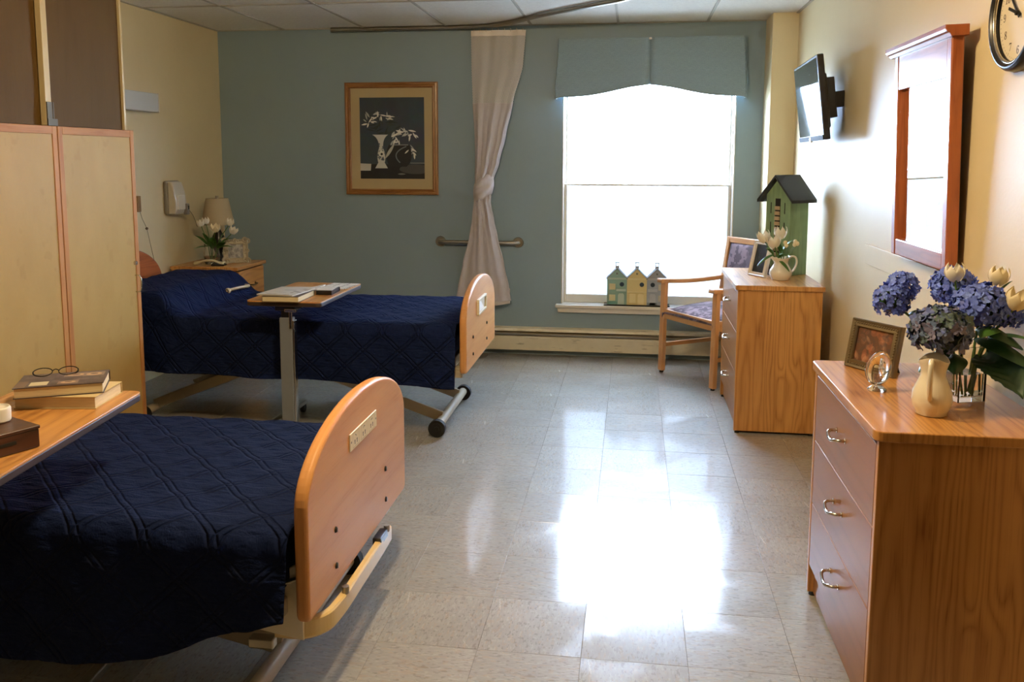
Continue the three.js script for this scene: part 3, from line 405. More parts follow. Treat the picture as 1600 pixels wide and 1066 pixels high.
// framed still life print
function mitred(w, h, prof) {                                  // a mitred frame round w x h (outer size), prof: [[inwards, forwards], ...]; lies in z = 0 facing +z
  const out = []; for (let k = 0; k < 4; k++) { const L = k % 2 ? h : w, H = k % 2 ? w : h, pos = [], idx = [], uv = []; for (const e of [-1, 1]) for (const [i, f] of prof) { pos.push(e * (L / 2 - i), -H / 2 + i, f); uv.push(i + f, e * (L / 2 - i)); } const m = prof.length; for (let j = 0; j < m; j++) { const a = j, b = (j + 1) % m; idx.push(a, a + m, b + m, a, b + m, b); } const g = new THREE.BufferGeometry(); g.setAttribute('position', new THREE.Float32BufferAttribute(pos, 3)); g.setAttribute('uv', new THREE.Float32BufferAttribute(uv, 2)); g.setIndex(idx); const q = g.toNonIndexed(); q.computeVertexNormals(); q.rotateZ(k * Math.PI / 2); out.push(q); } return out;
}
{
  const p = thing('framed_picture', 'framed dark still life of white flowers in vases on the blue wall', 'picture', [-1.767, 1.583, ZB]), w = 0.7, h = 0.82;
  part('frame', mitred(w, h, [[0, 0], [0, 0.02], [0.006, 0.026], [0.016, 0.028], [0.022, 0.02], [0.034, 0.024], [0.042, 0.014], [0.042, 0.0]]), phy({ map: oakTex(73, [172, 122, 62], [118, 74, 32], 0.2, 0.5, 4, 1), roughness: 0.4, clearcoat: 0.4, clearcoatRoughness: 0.25 }), p);
  part('mat', [span(-w / 2 + 0.04, w / 2 - 0.04, -h / 2 + 0.04, h / 2 - 0.04, 0.002, 0.008, 0)], std({ color: 0xbca87e, roughness: 0.9 }), p);
  const art = canvasTex(544, 672, (g, W, H) => {
    g.fillStyle = '#39454c'; g.fillRect(0, 0, W, H); const R = mulberry(7);
    for (let k = 0; k < 260; k++) { g.fillStyle = `rgba(${40 + R() * 30},${50 + R() * 30},${60 + R() * 30},0.12)`; g.beginPath(); g.ellipse(R() * W, R() * H * 0.7, 40 + R() * 90, 20 + R() * 50, R() * 3, 0, 7); g.fill(); }
    g.fillStyle = '#17181a'; g.fillRect(0, H * 0.82, W, H); g.fillStyle = '#2b2522'; for (let k = 0; k < 40; k++) { g.globalAlpha = 0.15; g.fillRect(R() * W, H * 0.82 + R() * H * 0.16, 60 + R() * 80, 3); } g.globalAlpha = 1;
    g.fillStyle = '#c8c3b4'; g.beginPath(); g.moveTo(0, H * 0.81); g.lineTo(W * 0.17, H * 0.815); g.lineTo(W * 0.16, H * 0.9); g.lineTo(0, H * 0.9); g.fill(); g.fillStyle = '#4a4a46'; g.beginPath(); g.ellipse(W * 0.86, H * 0.88, W * 0.25, H * 0.06, 0, 0, 7); g.fill(); g.fillStyle = '#8d8c86'; g.fillRect(W * 0.78, H * 0.8, W * 0.22, 6);
    const leaf = (x, y, a, L, w, c) => { g.save(); g.translate(x, y); g.rotate(a); g.fillStyle = c; g.beginPath(); g.moveTo(0, 0); g.quadraticCurveTo(L * 0.45, -w, L, 0); g.quadraticCurveTo(L * 0.45, w, 0, 0); g.fill(); g.restore(); };
    for (let k = 0; k < 26; k++) leaf(W * (0.2 + R() * 0.35), H * (0.27 + R() * 0.2), R() * 6.3, 50 + R() * 40, 10, R() < 0.5 ? '#2a3230' : '#39403b');
    for (const [cx, cy, n, sp] of [[0.34, 0.225, 12, 0.2], [0.15, 0.29, 5, 0.05], [0.69, 0.44, 16, 0.17], [0.8, 0.66, 10, 0.09], [0.55, 0.52, 5, 0.06]]) for (let k = 0; k < n; k++) leaf(W * (cx + (R() - 0.5) * sp * 2), H * (cy + (R() - 0.5) * 0.06), R() * 6.3, 34 + R() * 34, 9 + R() * 8, ['#d8d8cf', '#bfc2bb', '#e7e5da', '#a8aca8'][k % 4]);
    g.fillStyle = '#1d1f22'; g.beginPath(); g.moveTo(W * 0.45, H * 0.58); g.lineTo(W * 0.76, H * 0.58); g.quadraticCurveTo(W * 0.86, H * 0.75, W * 0.72, H * 0.85); g.lineTo(W * 0.46, H * 0.85); g.quadraticCurveTo(W * 0.36, H * 0.72, W * 0.45, H * 0.58); g.fill(); g.fillStyle = '#8b8e8d'; g.fillRect(W * 0.47, H * 0.575, W * 0.28, 8); g.strokeStyle = '#6f7678'; g.lineWidth = 10; g.beginPath(); g.moveTo(W * 0.72, H * 0.6); g.quadraticCurveTo(W * 0.46, H * 0.68, W * 0.62, H * 0.8); g.stroke();
    g.fillStyle = '#cfd0c8'; g.beginPath(); g.moveTo(W * 0.19, H * 0.455); g.lineTo(W * 0.44, H * 0.455); g.quadraticCurveTo(W * 0.35, H * 0.5, W * 0.36, H * 0.62); g.quadraticCurveTo(W * 0.41, H * 0.72, W * 0.38, H * 0.8); g.lineTo(W * 0.43, H * 0.87); g.lineTo(W * 0.23, H * 0.87); g.lineTo(W * 0.28, H * 0.8); g.quadraticCurveTo(W * 0.25, H * 0.72, W * 0.295, H * 0.62); g.quadraticCurveTo(W * 0.3, H * 0.5, W * 0.19, H * 0.455); g.fill();
    g.fillStyle = '#3f4c5c'; for (let k = 0; k < 26; k++) { g.globalAlpha = 0.7; g.beginPath(); g.arc(W * (0.28 + R() * 0.1), H * (0.55 + R() * 0.23), 4 + R() * 8, 0, 7); g.fill(); } g.globalAlpha = 1; g.fillStyle = '#dfe0d8'; g.beginPath(); g.arc(W * 0.33, H * 0.69, 24, 0, 7); g.fill(); g.fillStyle = '#20262e'; g.beginPath(); g.arc(W * 0.335, H * 0.695, 10, 0, 7); g.fill();
    for (const [x, y, a, L, w] of [[0.2, 0.24, 2.2, 60, 11], [0.28, 0.23, 2.6, 60, 10], [0.4, 0.22, 0.3, 60, 10], [0.46, 0.23, 0.1, 50, 8], [0.33, 0.22, 1.4, 50, 12], [0.14, 0.31, 1.9, 44, 12], [0.6, 0.44, 2.7, 70, 16], [0.75, 0.4, 0.2, 70, 15], [0.68, 0.43, 3.4, 70, 18], [0.82, 0.43, 1.0, 60, 14], [0.56, 0.5, 2.0, 60, 14], [0.79, 0.62, 0.6, 60, 14], [0.84, 0.68, 1.5, 54, 15], [0.76, 0.64, 2.4, 50, 12]]) leaf(W * x, H * y, a, L, w, '#e6e4d8');
    leaf(W * 0.39, H * 0.75, -1.0, 150, 26, '#b9b7a8'); leaf(W * 0.58, H * 0.94, 0, 70, 14, '#7a7a72');
  });
  const pl = new THREE.PlaneGeometry(w * 0.697, h * 0.724); pl.translate(0.003, 0.004, 0.0085); part('print', pl, phy({ map: art, roughness: 0.6, clearcoat: 0.15, clearcoatRoughness: 0.1 }), p);
}
// three small metal houses on the sill
{
  const zz = ZB + 0.0, h = thing('house_lantern', 'row of three small painted tin houses on the window sill', 'lantern', [0.04, 0.385, zz - 0.005]);
  part('base_plate', [span(-0.235, 0.235, 0, 0.009, -0.055, 0.05, 0.002)], M.black, h);
  const cols = [0x8fb0a2, 0xd8c489, 0xa4aebb], trims = [0xb7c8b8, 0xe2d29e, 0xb9c1c9];
  for (let k = 0; k < 3; k++) {
    const x = -0.142 + k * 0.142, tin = std({ color: cols[k], roughness: 0.55 }), tr = std({ color: trims[k], roughness: 0.55 }), dk = M.dark;
    const b = part('house', [extrude([[-0.0709, 0.009], [0.0709, 0.009], [0.0709, 0.205], [0, 0.272], [-0.0709, 0.205]], 0.085, 0.001).translate(x, 0, -0.045)], tin, h);
    part('roof', [bar(V(x - 0.077, 0.196, 0), V(x + 0.001, 0.275, 0), 0.1, 0.004), bar(V(x + 0.077, 0.196, 0), V(x - 0.001, 0.275, 0), 0.1, 0.004)].map((g) => g), std({ color: 0x7d7f78, roughness: 0.6 }), b);
    part('cornice', [span(x - 0.071, x + 0.071, 0.192, 0.204, 0.039, 0.046, 0.001)], tr, b);
    part('gable_window', [cyl(0.0115, 0.0115, 0.004, x, 0.236, 0.041, 20, 'z')], tr, b);
    part('round_window', [cyl(0.016, 0.016, 0.004, x + (k === 2 ? -0.03 : 0.035), 0.158, 0.041, 20, 'z')], std({ color: 0x33475a, roughness: 0.3 }), b);
    for (const [dx, dy] of [[-0.004, 0], [0.004, 0]]) part('gable_pane', [span(x + dx - 0.003, x + dx + 0.003, 0.229, 0.235, 0.043, 0.045, 0), span(x + dx - 0.003, x + dx + 0.003, 0.237, 0.243, 0.043, 0.045, 0)], dk, b);
    const d = k === 1 ? 0.028 : 0.03 * (k === 2 ? -1 : 1); part('door', [extrude([[-0.022, 0.012], [0.022, 0.012], [0.022, 0.08], [0.014, 0.092], [-0.014, 0.092], [-0.022, 0.08]], 0.005, 0.001).translate(x + d, 0, 0.04)], tr, b);
    if (k !== 1) { part('balcony', [span(x + d - 0.034, x + d + 0.034, 0.108, 0.126, 0.04, 0.05, 0.001)], tr, b); for (const y of [0.06, 0.14]) part('window', [span(x - d * 1.1 - 0.022, x - d * 1.1 + 0.022, y - 0.022, y + 0.022, 0.04, 0.043, 0.001)], std({ color: k ? 0xc9c2ac : 0xd8cfa2, roughness: 0.5 }), b); part('lower_band', [span(x - 0.066, x - 0.066 + 0.07 * (k ? 1 : 1), 0.012, 0.03, 0.04, 0.045, 0.001)], std({ color: k ? 0x8796a0 : 0x6f9a86, roughness: 0.6 }), b); }
    else { part('lower_window', [span(x - 0.052, x - 0.008, 0.025, 0.09, 0.04, 0.043, 0.001)], tr, b); part('upper_band', [span(x - 0.066, x + 0.066, 0.1, 0.106, 0.04, 0.044, 0.001)], tr, b); }
    part('chimney', [span(x - 0.012, x - 0.009, 0.268, 0.312, -0.006, 0.006, 0), span(x + 0.009, x + 0.012, 0.268, 0.312, -0.006, 0.006, 0), span(x - 0.012, x + 0.012, 0.268, 0.286, -0.006, 0.006, 0), span(x - 0.016, x + 0.016, 0.31, 0.314, -0.008, 0.008, 0)], M.steel, b);
  }
}
// ------------------------------------------------------------------ right wall: television, mirror, clock
{
  const tv = thing('television', 'small black flat television tilted on the wall by the column', 'television', [0.893, 1.735, -4.695]); tv.rotation.set(0, -0.028, 0.125);
  part('housing', [span(-0.002, 0.03, -0.205, 0.205, -0.355, 0.355, 0.006), span(0.03, 0.055, -0.15, 0.12, -0.26, 0.26, 0.01)], M.black, tv);
  part('screen', [span(-0.004, -0.002, -0.178, 0.19, -0.338, 0.338, 0)], phy({ color: 0x1b2024, roughness: 0.05, clearcoat: 1, clearcoatRoughness: 0.02, ior: 1.7, metalness: 0.25 }), tv);
  part('lower_bezel', [span(-0.006, 0.0, -0.204, -0.18, -0.35, 0.35, 0.002)], phy({ color: 0x232527, roughness: 0.7, specularIntensity: 0.2 }), tv);
  part('badge', [span(-0.0075, -0.0055, -0.2, -0.187, -0.02, 0.02, 0.001), span(-0.008, 0.004, -0.212, -0.203, -0.015, 0.015, 0.001)], M.chrome, tv);
  part('wall_mount', [span(0.055, 0.1, -0.1, 0.1, -0.02, 0.2, 0.004)], M.black, tv);
  const arm = part('mount_arm', [span(0.1, 0.16, -0.05, 0.03, 0.06, 0.12, 0.003)], M.black, tv);
  // mirror
  const m = thing('wall_mirror', 'cherry-framed mirror with a ledge on top, hung on the right wall', 'mirror', [1.03, 1.08, -3.165]); m.rotation.set(0, 0, 0.03);
  const fz = 0.295, fy = 0.74;
  part('backing', [span(-0.016, -0.002, 0.02, fy - 0.02, -fz + 0.02, fz - 0.02, 0)], M.darkWood, m);
  for (const s of [-1, 1]) part('stile', [span(-0.042, -0.004, 0, fy, s > 0 ? fz - 0.045 : -fz, s > 0 ? fz : -fz + 0.045, 0.006, 'y', s)], M.cherry, m);
  part('header', [span(-0.04, -0.004, fy - 0.125, fy, -fz + 0.045, fz - 0.045, 0.003, 'z')], M.cherry, m);
  part('bottom_rail', [span(-0.04, -0.004, 0, 0.062, -fz + 0.045, fz - 0.045, 0.006, 'z')], M.cherry, m);
  part('ledge', [extrude([[0, 0], [-0.052, 0], [-0.058, 0.01], [-0.066, 0.014], [-0.07, 0.022], [-0.07, 0.034], [0, 0.034]], 2 * fz + 0.05, 0.002).translate(0, fy - 0.004, -fz - 0.025)], M.cherry, m);
  part('glass', [span(-0.02, -0.016, 0.055, fy - 0.12, -fz + 0.04, fz - 0.04, 0)], std({ color: 0xf4f6f5, metalness: 1, roughness: 0.015 }), m);
  // clock
  const c = thing('wall_clock', 'round wall clock with black rim and silver bezel', 'clock', [XR, 1.832, -2.553]); c.rotation.y = -Math.PI / 2; const r = 0.153;
  part('rim', [lathe([[r - 0.025, 0.002], [r, 0.002], [r + 0.004, 0.012], [r + 0.002, 0.03], [r - 0.006, 0.04], [r - 0.014, 0.041], [r - 0.02, 0.03], [r - 0.025, 0.02]], 64).rotateX(Math.PI / 2)], M.black, c);
  part('bezel', [new THREE.TorusGeometry(r - 0.021, 0.005, 10, 64).translate(0, 0, 0.03)], M.chrome, c);
  const dial = canvasTex(512, 512, (g, W) => { g.fillStyle = '#d9cdb6'; g.fillRect(0, 0, W, W); g.translate(W / 2, W / 2); g.fillStyle = '#3b2f26'; g.font = 'bold 58px serif'; g.textAlign = 'center'; g.textBaseline = 'middle'; for (let k = 1; k <= 12; k++) { const a = k / 12 * Math.PI * 2; g.fillText(String(k), Math.sin(a) * 188, -Math.cos(a) * 188); } for (let k = 0; k < 60; k++) { g.save(); g.rotate(k / 60 * Math.PI * 2); g.fillRect(-1.5, -238, 3, k % 5 ? 8 : 16); g.restore(); } });
  part('dial', [new THREE.CircleGeometry(r - 0.02, 48).translate(0, 0, 0.016)], std({ map: dial, roughness: 0.6 }), c);
  part('case', [cyl(r - 0.022, r - 0.022, 0.012, 0, 0, 0.008, 48, 'z')], M.black, c);
  part('hour_hand', [bar(V(0.012, -0.006, 0.02), V(-0.064, 0.022, 0.02), 0.003, 0.008)], M.dark, c);
  part('minute_hand', [bar(V(0.012, -0.012, 0.023), V(-0.068, 0.075, 0.023), 0.003, 0.006)], M.dark, c);
  part('center_cap', [cyl(0.007, 0.006, 0.008, 0, 0, 0.024, 16, 'z')], M.dark, c);
  solo('wall_guard', 'flat cream guard board along the right wall above the dressers', 'guard rail', [span(XR - 0.007, XR, 0.975, 1.062, -4.02, -1.9, 0.002)], M.cream);
}
// ------------------------------------------------------------------ left wall fittings
{
  const b = thing('wall_light', 'long white overbed light box high on the left wall', 'light fitting', [XL, 1.73, -4.62]);
  part('housing', [span(0, 0.07, 0, 0.118, -0.6, 0.6, 0.004)], phy({ color: 0xcfd2d0, roughness: 0.4, clearcoat: 0.2 }), b); for (const z of [-0.604, 0.6]) part('end_cap', [span(0, 0.074, -0.002, 0.12, z, z + 0.004, 0.001)], M.white, b);
  const d = thing('soap_dispenser', 'grey and white plastic soap dispenser on the left wall', 'dispenser', [XL, 1.062, -5.43]);
  part('back_plate', [span(0, 0.03, 0, 0.225, -0.085, 0.085, 0.012)], std({ color: 0x8a8478, roughness: 0.5 }), d);
  const sh = new THREE.Shape(); sh.moveTo(0.02, 0.004); sh.lineTo(0.07, 0.004); sh.quadraticCurveTo(0.085, 0.02, 0.082, 0.08); sh.quadraticCurveTo(0.075, 0.17, 0.05, 0.215); sh.lineTo(0.02, 0.222);
  part('cover', [extrude(sh, 0.14, 0.008).translate(0, 0, -0.07)], phy({ color: 0xcfc8ba, roughness: 0.35, clearcoat: 0.3 }), d);
  part('front_panel', [span(0.074, 0.09, 0.03, 0.13, -0.04, 0.05, 0.006)], phy({ color: 0xdedad0, roughness: 0.3 }), d);
  part('push_button', [span(0.07, 0.1, -0.006, 0.07, -0.075, -0.04, 0.006)], std({ color: 0x8f8c86, roughness: 0.4 }), d);
  part('indicator', [span(0.1, 0.102, 0.03, 0.055, -0.066, -0.05, 0.001)], M.dark, d);
  const k = thing('call_cord', 'thin call cord hanging from a wall box beside the wardrobe', 'cord', [XL, 1.2, -5.03]);
  part('wall_box', [span(0, 0.02, -0.1, 0.0, -0.022, 0.012, 0.003)], std({ color: 0x8a6a40, roughness: 0.6 }), k);
  part('cord', [tube([V(0.02, -0.095, -0.004), V(0.022, -0.14, -0.02), V(0.02, -0.21, -0.07), V(0.02, -0.3, -0.1), V(0.022, -0.42, -0.135)], 0.0016, 30, 6)], std({ color: 0x7d735c, roughness: 0.8 }), k); part('bead', [new THREE.SphereGeometry(0.009, 12, 10).translate(0.021, -0.21, -0.07)], std({ color: 0x6b5a3c, roughness: 0.6 }), k);
  solo('lamp_cord', 'thin dark cord sloping down the wall from the soap dispenser', 'cord', [tube([V(XL + 0.015, 1.185, -5.52), V(XL + 0.012, 1.12, -5.6), V(XL + 0.012, 1.03, -5.71), V(XL + 0.012, 0.95, -5.76)], 0.0016, 24, 6)], std({ color: 0x6a6250, roughness: 0.8 }));
}
// ------------------------------------------------------------------ armchair
{
  const a = thing('armchair', 'wooden armchair with mauve patterned seat and back by the window', 'armchair', [0.57, 0, -5.725], 0);
  a.rotation.y = Math.atan2(-0.82, 0.57);                       // local +z is the way it faces
  const fab = phy({ map: tex(512, 512, 0.42, 0.42, (u, v) => { const n = fbm(u * 8, v * 8, 221, 4, 8, 8), k = fbm(u * 14 + 3, v * 14, 223, 4, 14, 14), t = smooth(0.46, 0.56, n), q = smooth(0.52, 0.6, k); return [mix(mix(100, 138, t), 74, q * 0.8), mix(mix(84, 116, t), 60, q * 0.8), mix(mix(88, 122, t), 66, q * 0.8)]; }), roughness: 0.9, sheen: 0.3, sheenColor: lin(0.4, 0.35, 0.4) });
  const W = 0.265, D = 0.25;
  for (const s of [-1, 1]) {
    part('front_leg', [bar(V(s * W, 0.012, D), V(s * W, 0.62, D - 0.012), 0.042, 0.034)], M.chairWood, a);
    part('rear_leg', [bar(V(s * (W - 0.01), 0.012, -D - 0.06), V(s * (W - 0.01), 0.45, -D + 0.02), 0.03, 0.04), bar(V(s * (W - 0.01), 0.44, -D + 0.018), V(s * (W - 0.01), 0.905, -D - 0.06), 0.03, 0.036)], M.chairWood, a);
    part('arm', [sheet(8, 20, (u, t) => V(s * W + mix(-0.028, 0.028, u), 0.64 - 0.012 * Math.sin(t * 3.0) + 0.002, mix(D + 0.03, -D - 0.01, t)).multiplyScalar(1), 0.026)], M.chairWood, a);
    part('side_apron', [bar(V(s * W, 0.405, D - 0.02), V(s * (W - 0.01), 0.375, -D), 0.024, 0.065)], M.chairWood, a);
    part('side_stretcher', [bar(V(s * W, 0.19, D - 0.02), V(s * (W - 0.01), 0.19, -D - 0.02), 0.02, 0.028)], M.chairWood, a);
    part('foot_glide', [cyl(0.014, 0.012, 0.012, s * W, 0.006, D, 12)], M.rubber, a);
  }
  part('front_apron', [bar(V(-W, 0.405, D - 0.01), V(W, 0.405, D - 0.01), 0.024, 0.065)], M.chairWood, a);
  part('rear_apron', [bar(V(-W, 0.38, -D + 0.01), V(W, 0.38, -D + 0.01), 0.024, 0.06)], M.chairWood, a);
  part('seat', [sheet(24, 24, (u, t) => { const e = Math.pow(Math.sin(u * Math.PI) * Math.sin(t * Math.PI), 0.35); return V(mix(-W + 0.005, W - 0.005, u), 0.418 - 0.03 * (1 - t) + 0.022 + 0.062 * e, mix(-D + 0.02, D + 0.012, 1 - t)); }, 0.035, (u, t) => [u * 0.5, t * 0.5])].map((g) => g), fab, a);
  const tilt = (y) => -D + 0.018 - (y - 0.44) * 0.168;
  part('back_rail', [bar(V(-W + 0.01, 0.885, tilt(0.885)), V(W - 0.01, 0.885, tilt(0.885)), 0.03, 0.04)], M.chairWood, a);
  part('back_rail', [bar(V(-W + 0.01, 0.53, tilt(0.53)), V(W - 0.01, 0.53, tilt(0.53)), 0.026, 0.035)], M.chairWood, a);
  part('backrest', [sheet(20, 20, (u, t) => { const e = Math.pow(Math.sin(u * Math.PI) * Math.sin(t * Math.PI), 0.3), y = mix(0.545, 0.868, t); return V(mix(-W + 0.025, W - 0.025, u), y, tilt(y) + 0.005 + 0.02 * e); }, 0.03, (u, t) => [u * 0.45, t * 0.33])], fab, a);
}
// ------------------------------------------------------------------ plants
const green = (r, g, b) => phy({ color: lin(r, g, b), roughness: 0.5, clearcoat: 0.15, side: THREE.DoubleSide });
M.leaf = green(0.06, 0.16, 0.025); M.leafDark = green(0.022, 0.07, 0.02); M.stem = green(0.1, 0.2, 0.04);
M.tulip = phy({ color: lin(0.86, 0.82, 0.7), roughness: 0.55, transmission: 0, side: THREE.DoubleSide });
M.tulipCream = phy({ color: lin(0.85, 0.74, 0.48), roughness: 0.55, side: THREE.DoubleSide });
function frameTo(dir) { return new THREE.Quaternion().setFromUnitVectors(V(0, 1, 0), dir.clone().normalize()); }
function tulipHead(s, open = 0.2, seed = 1) {                      // a cup of six petals standing on y = 0, s metres tall
  const R = mulberry(seed), out = [];
  for (let k = 0; k < 6; k++) { const a0 = k * Math.PI / 3 + R() * 0.2, inner = k % 2 ? 0.88 : 1, tip = open * (0.7 + R() * 0.6); out.push(sheet(6, 8, (u, t) => { const w = 0.62 * Math.sin(Math.PI * Math.pow(clamp(t * 0.94 + 0.04), 0.75)), a = a0 + (u - 0.5) * 2 * w, r = s * inner * (0.12 + 0.36 * Math.sin(Math.PI * Math.min(1, t * 0.72 + 0.12)) + tip * t * t * 0.5); return V(Math.cos(a) * r, s * t * (0.94 + 0.06 * inner) - Math.abs(u - 0.5) * s * 0.16 * t, Math.sin(a) * r); }, 0.0012)); }
  return out;
}
function leafGeo(root, dir, len, wid, droop, twist = 0) {            // a curved blade from root towards dir
  const d = dir.clone().normalize(), side = V(0, 1, 0).cross(d); if (side.length() < 0.05) side.set(1, 0, 0); side.normalize().applyAxisAngle(d, twist); const up = d.clone().cross(side).normalize();
  return sheet(6, 14, (u, t) => { const w = wid * Math.pow(Math.sin(Math.PI * Math.pow(clamp(t * 0.97 + 0.015), 0.8)), 0.8), p = root.clone().addScaledVector(d, len * t); p.addScaledVector(side, (u - 0.5) * w); p.addScaledVector(up, -0.25 * w * (1 - Math.abs(2 * u - 1)) * -1); p.y -= droop * len * t * t; return p; }, 0.0009, (u, t) => [u, t]);
}
function tulip(label, group, root, head, size, mat, open, seed, leaves = []) {
  const t = thing('tulip', label, 'flower', [root.x, root.y, root.z], 0, group), h = head.clone().sub(root), bend = V(h.x * 0.35, h.y * 0.55, h.z * 0.35), c = new THREE.CatmullRomCurve3([V(0, 0, 0), bend, h], false, 'centripetal'), q = frameTo(c.getTangentAt(1).lerp(V(0, 1, 0), 0.4));
  part('stem', [new THREE.TubeGeometry(c, 20, size * 0.055, 8)], M.stem, t);
  for (const g of tulipHead(size, open, seed)) { g.applyQuaternion(q); g.translate(h.x, h.y - size * 0.03, h.z); part('petal', [g], mat, t); }
  for (const [u, dir, len, wid, dr, tw] of leaves) part('leaf', [leafGeo(c.getPointAt(u), dir, len, wid, dr, tw)], M.leaf, t);
  return t;
}
function hydrangea(label, root, head, r, palette, seed, n, leaves = [], squash = 0.85, lobe = null) {
  const t = thing('hydrangea', label, 'flower', [root.x, root.y, root.z], 0, 'hydrangea stems in the glass vase'), h = head.clone().sub(root), R = mulberry(seed), c = new THREE.CatmullRomCurve3([V(0, 0, 0), V(h.x * 0.3, h.y * 0.55, h.z * 0.3), h], false, 'centripetal');
  part('stem', [new THREE.TubeGeometry(c, 20, 0.0035, 8)], M.stem, t);
  const petals = [];
  for (let k = 0; k < n; k++) {
    const y = 1 - 1.75 * (k + 0.5) / n, a = k * 2.39996 + R() * 0.5, rr = Math.sqrt(Math.max(0, 1 - y * y)), lump = 0.88 + 0.2 * R(), nrm = V(Math.cos(a) * rr, y, Math.sin(a) * rr), p = nrm.clone().multiplyScalar(r * lump * (lobe && k % 2 ? lobe[3] : 1)); p.y *= squash; p.add(h); if (lobe && k % 2) p.add(V(lobe[0], lobe[1], lobe[2]));
    const q = frameTo(nrm.clone().add(V((R() - 0.5) * 0.9, (R() - 0.5) * 0.9, (R() - 0.5) * 0.9))), s = r * (0.17 + R() * 0.06), base = palette[Math.floor(R() * palette.length)], spin = R() * 3;
    for (let j = 0; j < 4; j++) { const b = spin + j * Math.PI / 2, jit = 0.82 + R() * 0.36, g = sheet(2, 3, (u, v) => { const w = 0.95 * Math.sin(Math.PI * clamp(v * 0.8 + 0.1)), d = s * v, l = (u - 0.5) * s * w; return V(Math.cos(b) * d - Math.sin(b) * l, s * (0.28 * v * v - 0.16 * (2 * u - 1) ** 2 * v), Math.sin(b) * d + Math.cos(b) * l); }, 0); g.applyQuaternion(q); g.translate(p.x, p.y, p.z); petals.push(tint(g, base.map((x) => x * jit))); }
  }
  const o = part('blossom', petals, M.hydrangea, t); o.userData.kind = 'stuff';
  part('core', [new THREE.IcosahedronGeometry(r * 0.72, 2).scale(1, squash, 1).translate(h.x, h.y, h.z)], M.leafDark, t);
  for (const [u, dir, len, wid, dr, tw] of leaves) part('leaf', [leafGeo(c.getPointAt(u), dir, len, wid, dr, tw)], M.leafDark, t);
  return t;
}
M.hydrangea = phy({ vertexColors: true, roughness: 0.6, side: THREE.DoubleSide });
function jugParts(o, s, spout, mat, fat = 1) {                               // s: height; the lip is drawn out towards angle spout, the handle stands opposite
  const prof = [[0, 0], [0.3, 0], [0.34, 0.02], [0.33, 0.05], [0.4, 0.14], [0.44, 0.27], [0.42, 0.42], [0.33, 0.58], [0.27, 0.7], [0.27, 0.8], [0.32, 0.93], [0.35, 1.0], [0.325, 1.0], [0.295, 0.93], [0.245, 0.8], [0.245, 0.7], [0.3, 0.58], [0.39, 0.42], [0.41, 0.27], [0.37, 0.14], [0.28, 0.06], [0, 0.06]];
  const g = lathe(prof.map(([r, y]) => [r * s * fat, y * s]), 48), p = g.attributes.position;
  for (let i = 0; i < p.count; i++) { const y = p.getY(i) / s, k = smooth(0.72, 1, y), a = Math.atan2(p.getZ(i), p.getX(i)), c = Math.cos(a - spout), lip = Math.pow(Math.max(0, c), 4); const e = 1 + k * 0.42 * lip - k * 0.06 * (1 - Math.abs(c)); p.setX(i, p.getX(i) * e); p.setZ(i, p.getZ(i) * e); p.setY(i, p.getY(i) + s * k * (0.04 * lip + 0.05 * Math.pow(Math.max(0, -c), 3) - 0.05 * (1 - c * c))); }
  g.computeVertexNormals(); part('body', [g], mat, o);
  const d = V(-Math.cos(spout), 0, -Math.sin(spout)), P = (r, y) => V(d.x * r * s * fat, y * s, d.z * r * s * fat);
  part('handle', [tube([P(0.3, 0.94), P(0.42, 1.02), P(0.56, 0.98), P(0.62, 0.8), P(0.58, 0.58), P(0.5, 0.42), P(0.42, 0.34)], 0.045 * s, 36, 10)], mat, o);
}
